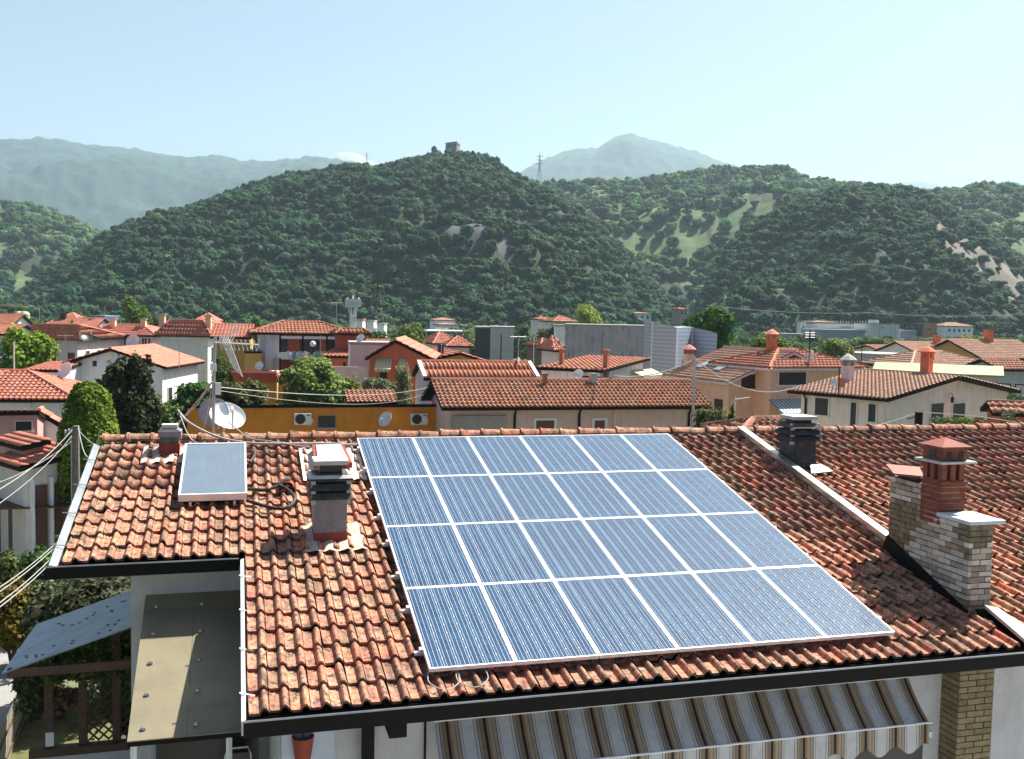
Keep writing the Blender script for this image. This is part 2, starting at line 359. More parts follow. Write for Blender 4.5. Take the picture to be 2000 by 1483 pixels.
PROTO = bpy.data.collections.new('crown_kinds'); protos = []
def proto(name, lobes, n, size, m, seed, **kw):
    o = crown(name, lobes, n, size, m, None, seed, **kw); COL.objects.unlink(o); PROTO.objects.link(o); protos.append(o)
for k in range(5):
    rr = random.Random(k+20)
    sz = (1, .9, 1.15, .8, 1.05)[k]; lb = [(0, 0, .65*sz, .78, .78*sz, .62*sz)]+[(rr.uniform(-.55, .55), rr.uniform(-.55, .55), rr.uniform(.5, 1.05), rr.uniform(.35, .5), rr.uniform(.35, .5), rr.uniform(.28, .42)) for _ in range(6)]
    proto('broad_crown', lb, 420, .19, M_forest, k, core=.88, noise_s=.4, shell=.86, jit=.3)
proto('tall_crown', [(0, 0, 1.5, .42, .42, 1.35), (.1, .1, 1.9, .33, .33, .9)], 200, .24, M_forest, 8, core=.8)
def forest(name, pts, label, cat, kinds=(0, 1, 2, 3, 4), seed=1, mat_over=None, coll=None):
    rg = np.random.default_rng(seed); pts = np.array(pts); n = len(pts)
    me = bpy.data.meshes.new(name); me.vertices.add(n); me.vertices.foreach_set('co', pts[:, :3].astype(np.float32).ravel())
    for nm, ty, v in (('scl', 'FLOAT', pts[:, 3]), ('idx', 'INT', rg.choice(kinds, n)), ('rot', 'FLOAT', rg.random(n)*6.28), ('sq', 'FLOAT', .75+.45*rg.random(n))):
        a = me.attributes.new(nm, ty, 'POINT'); a.data.foreach_set('value', np.asarray(v, np.int32 if ty == 'INT' else np.float32))
    o = bpy.data.objects.new(name, me); COL.objects.link(o)
    t = bpy.data.node_groups.new(name+'_scatter', 'GeometryNodeTree')
    t.interface.new_socket('Geometry', in_out='INPUT', socket_type='NodeSocketGeometry'); t.interface.new_socket('Geometry', in_out='OUTPUT', socket_type='NodeSocketGeometry')
    N = t.nodes.new; gi = N('NodeGroupInput'); go = N('NodeGroupOutput'); ip = N('GeometryNodeInstanceOnPoints'); ci = N('GeometryNodeCollectionInfo')
    ci.inputs['Collection'].default_value = coll or PROTO; ci.inputs['Separate Children'].default_value = True; ci.inputs['Reset Children'].default_value = True
    def attr(nm, ty):
        a = N('GeometryNodeInputNamedAttribute'); a.data_type = ty; a.inputs['Name'].default_value = nm; return a.outputs['Attribute']
    cx = N('ShaderNodeCombineXYZ'); cr = N('ShaderNodeCombineXYZ'); ml = N('ShaderNodeMath'); ml.operation = 'MULTIPLY'
    s_ = attr('scl', 'FLOAT'); L = t.links.new
    L(s_, cx.inputs[0]); L(s_, cx.inputs[1]); L(s_, ml.inputs[0]); L(attr('sq', 'FLOAT'), ml.inputs[1]); L(ml.outputs[0], cx.inputs[2])
    L(attr('rot', 'FLOAT'), cr.inputs[2]); L(gi.outputs[0], ip.inputs['Points']); L(ci.outputs[0], ip.inputs['Instance'])
    ip.inputs['Pick Instance'].default_value = True; L(attr('idx', 'INT'), ip.inputs['Instance Index']); L(cr.outputs[0], ip.inputs['Rotation']); L(cx.outputs[0], ip.inputs['Scale'])
    L(ip.outputs[0], go.inputs[0]); md = o.modifiers.new('scatter', 'NODES'); md.node_group = t
    return tag(o, label, cat, None, 'stuff')
def ell(x, y, cx, cy, rx, ry, a=0):
    c, s_ = math.cos(a), math.sin(a); dx, dy = x-cx, y-cy
    return ((dx*c+dy*s_)/rx)**2+((-dx*s_+dy*c)/ry)**2

# farthest: pale marble peak, blue ranges
Hill('quarry_peak', [(560, 345), (610, 322), (640, 308), (662, 299), (680, 300), (700, 303), (722, 316), (760, 330), (820, 350)], 7000, 5800, amp=160, wl=260, m=M_quarry, res=(90, 30), seed=4)
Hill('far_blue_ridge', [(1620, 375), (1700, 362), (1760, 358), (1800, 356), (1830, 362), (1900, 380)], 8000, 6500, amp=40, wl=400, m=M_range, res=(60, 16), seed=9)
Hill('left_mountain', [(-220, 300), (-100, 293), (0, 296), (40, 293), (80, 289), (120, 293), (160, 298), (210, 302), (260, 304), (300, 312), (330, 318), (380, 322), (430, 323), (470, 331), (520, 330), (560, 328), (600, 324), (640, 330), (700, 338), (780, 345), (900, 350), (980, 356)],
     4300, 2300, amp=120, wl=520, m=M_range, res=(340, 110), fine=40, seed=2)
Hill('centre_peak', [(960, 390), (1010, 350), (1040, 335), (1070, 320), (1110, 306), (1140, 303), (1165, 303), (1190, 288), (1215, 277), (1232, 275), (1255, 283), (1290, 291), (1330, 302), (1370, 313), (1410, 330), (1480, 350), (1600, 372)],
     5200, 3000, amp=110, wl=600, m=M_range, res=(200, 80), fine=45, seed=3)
# middle distance
FOR = []
h3 = Hill('terraced_hill', [(-140, 385), (0, 392), (50, 393), (100, 405), (140, 420), (180, 438), (225, 452), (290, 500), (380, 560), (460, 620)], 1250, 700, power=.9, amp=22, wl=130, res=(110, 50), drop=16, seed=5, m=M_floor)
def p3(x, y, c):
    v = mnoise.noise(Vector((c[0]/60, c[1]/60, c[2]/14)))
    return 1 if v > .08 else 0
h3.paint([M_meadow], p3)
FOR += h3.scatter(11.5, lambda x, y, p, r: mnoise.noise(Vector((p[0]/60, p[1]/60, p[2]/14))) < .12 or r.random() < .12, smin=4, smax=7.5)
h6 = Hill('meadow_hills', [(980, 360), (1020, 345), (1060, 358), (1100, 354), (1150, 350), (1200, 352), (1260, 348), (1310, 342), (1360, 334), (1400, 328), (1450, 331), (1500, 328), (1535, 331), (1565, 344), (1620, 356), (1700, 362), (1780, 380)],
          1250, 620, power=.75, amp=26, wl=150, res=(170, 70), drop=21, seed=6, m=M_meadow)
def k6(x, y, p, r):
    e_ = .9*mnoise.noise(Vector((p[0]/16, p[1]/16, 3)))
    if ell(x, y, 1345, 485, 18, 50, .1) < 1+e_: return r.random() < .16
    if ell(x, y, 1400, 424, 85, 14) < 1+e_: return r.random() < .5
    if 350 < y < 400 and x < 1300: return r.random() < .55
    v = mnoise.noise(Vector((p[0]/55, p[1]/45, 7.7)))
    return v < .08 or r.random() < .25
h6.paint([M_floor], lambda x, y, c: 1 if (y > 520 or mnoise.noise(Vector((c[0]/90, c[1]/70, 1))) > .25) and ell(x, y, 1345, 485, 40, 75) > 1 and ell(x, y, 1420, 420, 120, 34) > 1 else 0)
FOR += h6.scatter(8.6, k6, smin=3.0, smax=6.8)
h8 = Hill('right_back_hill', [(1700, 410), (1760, 385), (1800, 372), (1850, 368), (1880, 362), (1925, 358), (1965, 360), (2000, 365), (2080, 372), (2200, 380)],
          980, 560, power=.8, amp=20, wl=110, res=(100, 50), drop=15, seed=8, m=M_meadow)
FOR += h8.scatter(8.5, lambda x, y, p, r: mnoise.noise(Vector((p[0]/40, p[1]/30, 2.2))) < .2 or r.random() < .35, smin=3.5, smax=7)
# castle hill
h4 = Hill('castle_hill', [(-60, 640), (0, 592), (50, 552), (90, 524), (150, 488), (230, 449), (300, 418), (400, 388), (500, 358), (560, 345), (620, 340), (680, 326), (740, 328), (790, 312), (840, 300), (880, 296), (920, 300), (960, 309), (990, 332), (1030, 352), (1080, 377), (1130, 410), (1180, 448), (1230, 490), (1270, 532), (1310, 580), (1345, 635)],
          760, 395, power=.95, amp=24, wl=85, res=(220, 70), drop=10, seed=11)
rockf = lambda x, y: ell(x, y, 925, 458, 72, 27, .22) < 1+.35*math.sin(x*.13) or ell(x, y, 985, 478, 16, 22) < 1
h4.paint([M_rock, M_meadow], lambda x, y, c: 1 if rockf(x, y) else (2 if (ell(x, y, 190, 530, 60, 9, -.6) < 1 or ell(x, y, 875, 612, 22, 9) < 1) else 0))
def k4(x, y, p, r):
    if rockf(x, y): return r.random() < .42
    if ell(x, y, 190, 530, 60, 7, -.6) < 1: return False
    if abs(x-884) < 24 and y < 312: return False
    return mnoise.noise(Vector((p[0]/26, p[1]/26, 5))) < .6
FC = h4.scatter(4.7, k4, smin=1.5, smax=4.6)
# right hill with the slide scar
h7 = Hill('right_wooded_hill', [(1330, 640), (1365, 590), (1400, 520), (1430, 475), (1470, 440), (1520, 412), (1570, 388), (1630, 369), (1690, 362), (1740, 363), (1790, 372), (1840, 397), (1880, 420), (1920, 446), (1960, 480), (2000, 520), (2060, 570), (2150, 640)],
          650, 400, power=.85, amp=17, wl=65, res=(170, 60), drop=6.5, seed=12)
scar = lambda x, y: 1815 < x < 2100 and abs(y-(440+(x-1815)*.72)) < 22+.05*(x-1815)
scar2 = lambda x, y: x > 1815 and 0 < (440+(x-1815)*.72)-20-y < 34
h7.paint([M_scar, M_rock], lambda x, y, c: 1 if scar(x, y) else (0))
def k7(x, y, p, r):
    if scar(x, y): return r.random() < .28
    return mnoise.noise(Vector((p[0]/22, p[1]/22, 9))) < .6
FC += h7.scatter(4.5, k7, smin=1.5, smax=4.4)
M_for2 = leaf_mat('hazed_forest_leaf', (.03, .075, .025), (.10, .20, .06), (.22, .34, .10)); PR2 = bpy.data.collections.new('hazed_crown_kinds')  # paler leaf colours stand in for brighter haze over the hills behind
for k, o in enumerate(protos[:5]):
    o2 = o.copy(); o2.data = o.data.copy(); o2.data.materials[0] = M_for2 if k % 3 else M_forest; PR2.objects.link(o2)
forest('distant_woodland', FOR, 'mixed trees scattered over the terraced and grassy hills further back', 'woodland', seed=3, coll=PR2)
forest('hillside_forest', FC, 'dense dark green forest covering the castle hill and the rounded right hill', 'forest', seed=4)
# haze
hz = MB(); hz.box(-9200, 9700, -80, 9700, -1, 1600); ho = hz.build('haze', mat('unused_shell', (1, 1, 1)), recentre=False)
hm = bpy.data.materials.new('haze_air'); hm.use_nodes = True; hn = hm.node_tree; hn.nodes.remove(hn.nodes['Principled BSDF'])
pv = hn.nodes.new('ShaderNodeVolumePrincipled'); pv.inputs['Color'].default_value = (.62, .86, 1, 1); pv.inputs['Density'].default_value = 1.4e-4; pv.inputs['Anisotropy'].default_value = .2
hn.links.new(pv.outputs[0], hn.nodes['Material Output'].inputs['Volume']); ho.data.materials.clear(); ho.data.materials.append(hm); ho['kind'] = 'stuff'

# ------------------------------------------------------------------ town materials
TM = dict(
 red=tile_mat('tiles_red', (.58, .20, .135), (.50, .34, .24), .2, .22),
 rust=tile_mat('tiles_rust', (.52, .18, .105), (.46, .33, .22), .25, .4),
 old=tile_mat('tiles_weathered', (.54, .22, .13), (.50, .38, .26), .3, .5),
 tan=tile_mat('tiles_sandy', (.62, .35, .24), (.56, .46, .35), .15, .35),
 near=tile_mat('tiles_main', (.53, .19, .12), (.46, .37, .23), .17, 1.0))
def wallm(n, c, st=.4): return mat('stucco_'+n, c, .92, var=.08, scale=2.2, bump=.35, bscale=60, stain=st, stain_col=tuple(x*.45 for x in c))
W_white = wallm('white', (.82, .82, .82)); W_cream = wallm('cream', (.82, .74, .66)); W_pink = wallm('pink', (.62, .36, .32)); W_pale = wallm('pale_pink', (.76, .62, .60))
W_orange = wallm('orange', (.74, .27, .035), .4); W_yellow = wallm('ochre', (.55, .33, .09)); W_coral = wallm('coral', (.62, .17, .08)); W_peach = wallm('peach', (.78, .52, .35), .3)
W_grey = wallm('grey', (.42, .43, .44), .5); W_block = mat('grey_blockwork', (.28, .28, .28), .95, var=.15, bump=.4, stain=.5)
M_dark = mat('dark_opening', (.012, .012, .013), .35); M_fascia = mat('dark_brown_fascia', (.010, .009, .008), .75, spec=.15); M_shutter = mat('dark_green_shutter', (.02, .03, .022), .6)
M_shut2 = mat('brown_shutter', (.14, .045, .025), .6); M_wframe = mat('white_frame', (.75, .75, .73), .6, var=.05); M_metal = mat('galvanised_metal', (.42, .44, .45), .38, .85, var=.15)
M_wmetal = mat('white_metal', (.78, .78, .77), .4, var=.06, bump=.0); M_blackm = mat('black_metal', (.02, .02, .02), .45); M_conc = mat('concrete', (.36, .35, .33), .9, var=.2, scale=3, bump=.4, stain=.5)
M_brickred = mat('red_brick_wall', (.30, .07, .035), .9, var=.35, scale=6, bump=.5); M_cable = mat('pale_cable', (.36, .35, .33), .6); M_wood = mat('weathered_wood', (.11, .06, .04), .8, var=.3, scale=6, bump=.4)
def stripes(name, cols, width, axis=0, rough=.8, coord='Object', trans=0):
    m, nt, b = _new(name); tc = nt.nodes.new('ShaderNodeTexCoord'); sp = nt.nodes.new('ShaderNodeSeparateXYZ'); nt.links.new(tc.outputs[coord], sp.inputs[0])
    d = nt.nodes.new('ShaderNodeMath'); d.operation = 'MULTIPLY'; d.inputs[1].default_value = 1/width; nt.links.new(sp.outputs[axis], d.inputs[0])
    f = nt.nodes.new('ShaderNodeMath'); f.operation = 'FRACT'; nt.links.new(d.outputs[0], f.inputs[0])
    r = _ramp(nt, cols); r.color_ramp.interpolation = 'CONSTANT'; nt.links.new(f.outputs[0], r.inputs[0])
    n = _noise(nt, 9, 5, .7, _pos(nt)); r2 = _ramp(nt, [(.3, (.82,)*3), (.7, (1, 1, 1))]); nt.links.new(n.outputs[0], r2.inputs[0])
    c = _mix(nt, 1.0, r.outputs[0], r2.outputs[0], 'MULTIPLY'); nt.links.new(c, b.inputs['Base Color']); b.inputs['Roughness'].default_value = rough
    if trans:
        tr = nt.nodes.new('ShaderNodeBsdfTranslucent'); nt.links.new(c, tr.inputs[0]); mx = nt.nodes.new('ShaderNodeMixShader'); mx.inputs[0].default_value = trans
        nt.links.new(b.outputs[0], mx.inputs[1]); nt.links.new(tr.outputs[0], mx.inputs[2]); nt.links.new(mx.outputs[0], nt.nodes['Material Output'].inputs[0])
    return m
M_steel = stripes('corrugated_blue_grey_steel', [(0, (.40, .47, .56)), (.5, (.30, .36, .44))], .30, 2, .5)
M_greenroof = stripes('pale_green_sheeting', [(0, (.22, .31, .13)), (.93, (.15, .21, .09))], .9, 0, .6)
M_awnb = stripes('blue_white_stripes', [(0, (.10, .19, .24)), (.5, (.62, .64, .62))], .26, 0)
M_awny = stripes('yellow_stripes', [(0, (.60, .48, .22)), (.6, (.66, .60, .42))], .22, 0)

FOOT = []   # footprints, so that the greenery keeps out of the houses
def isect(p0, n, px, py):
    d = ray(px, py); return CAM+d*(((np.array(p0)-CAM) @ n)/(d @ n))
class House:
    def __init__(s, name, label, cat, A, B, D=None, z=None, ang=None, kind='gx', R=None, R2=None, d=None, rise=None, over=.45, wall=W_white, roof='red',
                 tiles='coarse', group=None, base=0.0, rside='R', fascia=M_fascia, tile=None, wallz=None, roofm=None, W=None):
        if z is None: a = P(*A, D); z = a[2]
        else: a = Pz(*A, z)
        if ang is None: b = Pz(*B, z); ux = b-a; ux[2] = 0; W = W or np.linalg.norm(ux); ux /= np.linalg.norm(ux)
        else:
            an = rad(ang); ux = np.array([math.cos(an), math.sin(an), 0.])
            if W is None:
                bx = B[0] if hasattr(B, '__len__') else B; q = ray(bx, A[1]); n = np.cross(q, [0, 0, 1]); W = float(((CAM-a) @ n)/(ux @ n))
        vy = np.array([-ux[1], ux[0], 0.]); s.a, s.ux, s.vy, s.W, s.z = a, ux, vy, W, z
        yr = None
        if R is not None and kind in ('gx', 'shed'):
            p0 = a+ux*(W if rside == 'R' else 0); q = isect(p0, ux, *R); yr = (q-a) @ vy; rise = q[2]-z
            if d is None: d = yr*2 if kind == 'gx' else yr
        if R is not None and kind == 'hip':
            if rside == 'R': q = isect(a+ux*W, (ux+vy)/2**.5, *R)
            else: q = isect(a, (ux-vy)/2**.5, *R)
            yr = (q-a) @ vy; rise = q[2]-z; d = d or yr*2
        xr = W/2
        if R is not None and kind == 'gy':
            q = isect(a, vy, *R); xr = (q-a) @ ux; rise = q[2]-z
            if R2 is not None: q2 = isect(a+ux*xr, ux, *R2); d = (q2-a) @ vy
        if yr is None: yr = d/2
        s.d, s.rise, s.xr, s.yr = d, rise, xr, yr
        s.dbg = (name, round(W, 1), 'd', round(d, 1), 'rise', round(float(rise), 2), 'z', round(float(z), 2), 'D', round(float((a-CAM) @ _fw), 1), 'ang', round(math.degrees(math.atan2(ux[1], ux[0])), 1))
        s.t = thing(name, label, cat, (a[0], a[1], base), math.atan2(ux[1], ux[0]), group)
        s.base = base; ze = z-base; zr = ze+rise; o = over; s.o = o; s.ze = ze; s.zr = zr
        FOOT.append((a[:2], ux[:2], vy[:2], W, d))
        # walls
        mb = MB(); x0, x1, y0, y1 = o, W-o, o, d-o
        if kind == 'gx':
            zt = lambda y: ze-.12+rise*(1-abs(y-yr)/yr if y < yr else 1-(y-yr)/(d-yr))
            pf = [(y0, 0), (y1, 0), (y1, zt(y1)), (yr, zr-.12), (y0, zt(y0))]
            mb.poly([(x0, y, zz) for y, zz in pf], x1-x0, (1, 0, 0))
        elif kind == 'gy':
            zt = lambda x: ze-.12+rise*(x/xr if x < xr else 1-(x-xr)/(W-xr))
            pf = [(x0, 0), (x1, 0), (x1, zt(x1)), (xr, zr-.12), (x0, zt(x0))]
            mb.poly([(x, y1, zz) for x, zz in pf], y1-y0, (0, -1, 0))
        elif kind == 'shed':
            zt = lambda y: ze-.15+rise*y/d
            mb.poly([(x0, y, zz) for y, zz in [(y0, 0), (y1, 0), (y1, zt(y1)), (y0, zt(y0))]], x1-x0, (1, 0, 0))
        else: mb.box(x0, x1, y0, y1, 0, ze-.1)
        s.wall = mb.build('wall', wall, s.t)
        # roof
        rm = MB(); cap = MB(); c = [(0, 0, ze), (W, 0, ze), (W, d, ze), (0, d, ze)]
        if kind == 'gx': sl = [(c[0], c[1], (W, yr, zr), (0, yr, zr)), (c[2], c[3], (0, yr, zr), (W, yr, zr))]; rd = [[(0, yr, zr+.03), (W, yr, zr+.03)]]
        elif kind == 'gy': sl = [(c[3], c[0], (xr, 0, zr), (xr, d, zr)), (c[1], c[2], (xr, d, zr), (xr, 0, zr))]; rd = [[(xr, 0, zr+.03), (xr, d, zr+.03)]]
        elif kind == 'hip':
            i = min(yr, W/2); r0 = (i, yr, zr); r1 = (W-i, yr, zr)
            sl = [(c[0], c[1], r1, r0), (c[2], c[3], r0, r1), (c[3], c[0], r0, r0), (c[1], c[2], r1, r1)]
            up = lambda p, h=.03: (p[0], p[1], p[2]+h)
            rd = [[up(r0), up(r1)]] if W-2*i > .3 else []
            rd += [[up(c[0]), up(r0)], [up(c[3]), up(r0)], [up(c[1]), up(r1)], [up(c[2]), up(r1)]]
        elif kind == 'shed': sl = [(c[0], c[1], (W, d, zr), (0, d, zr))]; rd = []
        else: sl = []; rm.box(0, W, 0, d, ze-.2, ze); rd = []
        for q in sl:
            qq = [(p[0], p[1], p[2]-.04) for p in q]
            if qq[2] == qq[3]: 
                a_, b_, c_ = [Vector(p) for p in qq[:3]]; rm.poly([a_, b_, c_], .14, (0, 0, -1))
            else: rm.slab(qq, .14)
        s.roof = rm.build('roof', fascia if tiles else (roofm or fascia), s.t)
        if tiles:
            tw, tl, rl = tile or ((.21, .37, .05) if tiles == 'fine' else (.34, .52, .06))
            for q in sl: slope_tiles('roof_tiles', *q, TM[roof], s.roof, tw, tl, rl, tiles)
            for q in rd: cap.tube(q, .10, 6)
            if rd: cap.build('ridge_caps', TM[roof], s.roof)
    def face(s, f, u, z, w, h, dep=.03):
        """local box on a wall face; u from the left end of that face seen from outside, z world height of its lower edge"""
        o, W, d = s.o, s.W, s.d; z -= s.base
        if f == 'front': return lambda a, b, c0, c1, z0, z1: (o+a, o+b, o-c1, o-c0, z0, z1), u, z
        if f == 'right': return lambda a, b, c0, c1, z0, z1: (W-o+c0, W-o+c1, o+a, o+b, z0, z1), u, z
        if f == 'left': return lambda a, b, c0, c1, z0, z1: (o-c1, o-c0, d-o-b, d-o-a, z0, z1), u, z
    def win(s, f, u, z, w, h, m=M_dark, fm=M_wframe, fr=.09, name='window', sill=True, dep=.03):
        F, u, z = s.face(f, u, z, w, h); b = MB().box(*F(u, u+w, .004, dep, z, z+h)).build(name, m, s.t)
        if fm is not None:
            r = MB(); 
            for q in ((u-fr, u, z, z+h), (u+w, u+w+fr, z, z+h), (u-fr, u+w+fr, z+h, z+h+fr)): r.box(*F(q[0], q[1], .002, .06, q[2], q[3]))
            if sill: r.box(*F(u-fr-.05, u+w+fr+.05, .002, .12, z-.08, z))
            r.build('frame', fm, b)
        return b
    def wpx(s, f, px0, px1, py0, py1, **k):
        """window given by where its corners show in the photo, laid on that wall face"""
        o, W, d = s.o, s.W, s.d
        if f == 'front': p0, n, ax, org = s.a+s.vy*o, s.vy, s.ux, s.a+s.ux*o+s.vy*o
        elif f == 'right': p0, n, ax, org = s.a+s.ux*(W-o), s.ux, s.vy, s.a+s.ux*(W-o)+s.vy*o
        else: p0, n, ax, org = s.a+s.ux*o, s.ux, -s.vy, s.a+s.ux*o+s.vy*(d-o)
        q0 = isect(p0, n, px0, py1); q1 = isect(p0, n, px1, py0); qb = isect(p0, n, (px0+px1)/2, py1)
        u0, u1 = (q0-org) @ ax, (q1-org) @ ax
        return s.win(f, min(u0, u1), qb[2], abs(u1-u0), q1[2]-qb[2], **k)
    def chim(s, x, y, h, w=.5, m=None, capm=None, style='slab', sink=.8, label=None):
        zb = s.zr_at(x, y)-sink; h += sink
        c = MB().box(x-w/2, x+w/2, y-w/2, y+w/2, zb, zb+h).build('chimney', m or W_peach, s.t)
        k = MB(); zt = zb+h
        if style == 'slab': k.box(x-w*.7, x+w*.7, y-w*.7, y+w*.7, zt, zt+.08)
        else:
            for a in (-1, 1):
                for b_ in (-1, 1): k.box(x+a*w*.36-.07, x+a*w*.36+.07, y+b_*w*.36-.07, y+b_*w*.36+.07, zt, zt+.28)
            k.lathe([(w*.95, zt+.28), (w*.98, zt+.34), (w*.5, zt+.55), (.02, zt+.68)], (x, y, 0), 8)
        k.build('chimney_cap', capm or TM['red'], c)
        if label: c['label'] = label
        return c
    def zr_at(s, x, y):
        return s.ze+s.rise*max(0, 1-abs(y-s.yr)/max(s.yr, .1)) if s.xr == s.W/2 and s.yr != s.d/2 or True else s.ze
def pipe(h, x, z0, z1, m=M_fascia, r=.05, y=None):
    y = h.o-.07 if y is None else y
    return MB().tube([(x, y-.25, z1-h.base), (x, y, z1-.35-h.base), (x, y, z0-h.base)], r, 6).build('downpipe', m, h.t)
def dish(label, c, r, face, arm=True, m=M_wmetal, group=None, pole=None):
    """offset dish: curved reflector on a bracket, feed arm and receiver"""
    t = thing('satellite_dish', label, 'satellite dish', c, 0, group); f = Vector(face).normalized()
    prof = [(r*k/6, .32*r*(k/6)**2) for k in range(7)]
    mb = MB(); mb.lathe([(p[0]+.001, p[1]) for p in prof]+[(r*1.01, .32*r+.012)]+[(p[0]+.001, p[1]-.012) for p in prof[::-1]], (0, 0, 0), 24, f); mb.build('reflector', m, t, True)
    dn = Vector((0, 0, -1)); low = (dn-f*dn.dot(f)).normalized()
    a = MB(); e = f*r*1.05+low*r*.35; a.tube([low*r*.98+f*.3*r, e], .014, 5); a.tube([f*-.02, f*-.18+dn*.05, f*-.18+dn*(pole or .35)], .025, 6); a.build('bracket', M_metal, t)
    l = MB(); l.tube([e-low*.02, e-low*.10], .035, 8); l.tube([e-low*.06, e-low*.06-f*.1], .03, 8); l.build('receiver', M_wmetal, t)
    return t
def cable(label, pts, r=.012, sag=0.0, m=M_cable, n=14, group=None):
    """one hanging wire through the given points"""
    out = []
    for a, b in zip(pts[:-1], pts[1:]):
        a, b = np.array(a, float), np.array(b, float)
        for k in range(n): t = k/n; p = a+(b-a)*t; p = p.copy(); p[2] -= sag*4*t*(1-t); out.append(p)
    out.append(np.array(pts[-1], float))
    o = MB().tube(out, r, 5).build('cable', m); return tag(o, label, 'cable', group)
def tree(label, px, D, ytop, hw, m=0, n=2600, seed=1, zb=3.0, cat='tree', name='tree', leaf=None, lobes=None, nl=9, dep=None, group=None, core=.55, **kw):
    """tapered trunk with limbs, uneven crown of leaf clumps"""
    top = P(px, ytop, D); R = hw*D/F_PX; base = np.array([top[0], top[1], 0]); H = top[2]-zb; cz = zb+H/2
    t = thing(name, label, cat, tuple(base), 0, group); rr = random.Random(seed)
    if lobes is None:
        lb = [(0, 0, cz, R*.72, R*.72, H*.40)]
        for k in range(nl):
            a = rr.uniform(0, 6.28); q = rr.uniform(.25, .62); hz_ = rr.uniform(-.34, .36); f = math.sqrt(max(.1, 1-(hz_/.5)**2))
            lb.append((math.cos(a)*q*R*f*1.1, math.sin(a)*q*R*f*1.1, cz+hz_*H, R*rr.uniform(.28, .45), R*rr.uniform(.28, .45), H*rr.uniform(.11, .2)))
    else: lb = [(a*R, b*R, zb+c*H, d*R, e*R, f*H) for a, b, c, d, e, f in lobes]
    tk = MB(); tr = max(.08, R*.07); tk.tube([(0, 0, 0), (R*.03, 0, zb*.6+H*.15), (R*-.02, 0, zb+H*.45), (0, 0, zb+H*.7)], [tr, tr*.8, tr*.5, tr*.2], 7)
    for (x, y, z, *_r3) in lb[1:6]: tk.tube([(0, 0, max(.3, z-H*.25)), (x*.5, y*.5, z-H*.08), (x, y, z)], [tr*.45, tr*.3, tr*.12], 5)
    tk.build('trunk', M_bark, t)
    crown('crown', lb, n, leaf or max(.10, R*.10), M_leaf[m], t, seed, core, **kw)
    return t

# ------------------------------------------------------------------ the town behind, near to far
H = []
def house(*a, **k):
    h = House(*a, **k); H.append(h.dbg); return h
# orange annex right behind the roof
ho = house('annex', 'low orange annex with air conditioners on its wall, right behind the big tiled roof', 'building', (360, 790), 868, D=46.5, ang=0, kind='shed', d=7.5, rise=-1.6, wall=W_orange, tiles=None, over=.12, roofm=M_fascia)
def aircon(x, z, label):
    t = thing('air_conditioner', label, 'air conditioner', tuple(ho.a+ho.ux*x+ho.vy*(.12)+np.array([0, 0, z-ho.a[2]])), 0, 'air conditioners on the orange wall')
    MB().box(0, .82, -.32, -.02, 0, .56).build('casing', M_wmetal, t)
    g = MB(); g.lathe([(.001, 0), (.235, 0), (.25, .012), (.25, 0)], (.29, -.322, .29), 20, (0, -1, 0)); g.build('fan_grille', M_dark, t)
    for s_ in (.08, .74): MB().box(s_, s_+.04, -.34, -.02, -.05, -.01).build('bracket', M_metal, t)
    MB().box(.60, .76, -.326, -.32, .44, .50).build('badge', mat('blue_badge', (.03, .07, .25), .4), t); MB().box(.82, .90, -.2, -.06, .08, .3).build('valve_cover', M_wmetal, t)
zc = lambda px, py, h: isect(h.a+h.vy*h.o, h.vy, px, py)
for px, lab in ((574, 'white air conditioner left of the small dark window on the orange wall'), (801, 'white air conditioner right of the round dish on the orange wall')):
    q = zc(px, 829, ho); aircon((q-ho.a) @ ho.ux, q[2], lab)
ho.wpx('front', 621, 655, 812, 835, m=M_dark, fm=M_conc, fr=.03)
q = zc(753, 819, ho); dish('pale round satellite dish on the orange wall between window and air conditioner', tuple(q+np.array([0, -.35, 0])), .40, (-.75, -.6, .45))
# box lamp / case hanging at the corner between orange and pink
q = zc(876, 806, ho); tc = thing('wall_cabinet', 'dirty white metal cabinet hung at the corner of the orange annex', 'cabinet', (q[0]-.3, q[1]-.55, q[2]-.25))
MB().box(0, .68, 0, .4, 0, .45).build('casing', M_wmetal, tc); MB().box(.38, .6, -.02, 0, .06, .4).build('glass_panel', M_metal, tc)
# long pink building
hp = house('long_house', 'long low pink house under a moss flecked tiled roof, behind the panels', 'house', (863, 796), 1392, D=46, ang=0, kind='gx', R=(842, 742), rside='L', wall=wallm('dusty_pink', (.72, .50, .43), .4), roof='old', tiles='fine', tile=(.235, .34, .06), over=.5)
hp.wpx('front', 1046, 1082, 821, 850, m=M_shut2, fr=.13); hp.wpx('front', 1160, 1181, 821, 850, m=M_shut2, fr=.13)
for px, m_ in ((1131, M_fascia), (1200, W_pale), (1005, M_fascia), (1345, M_fascia)):
    q = zc(px, 800, hp); pipe(hp, (q-hp.a) @ hp.ux, 3, hp.z-.1, m_, .06)
q = zc(1000, 800, hp); xx = (q-hp.a) @ hp.ux; MB().box(.6, xx-.3, .34, .49, 3, hp.z-.45).build('grey_wall_panel', wallm('taupe', (.38, .33, .31)), hp.t)
hp.chim(hp.W*.60, hp.yr-.35, .45, .28, M_metal, M_metal, 'slab', .2)
hp.chim(hp.W*.41, hp.yr-.5, .5, .22, TM['rust'], TM['rust'], 'slab', .3)
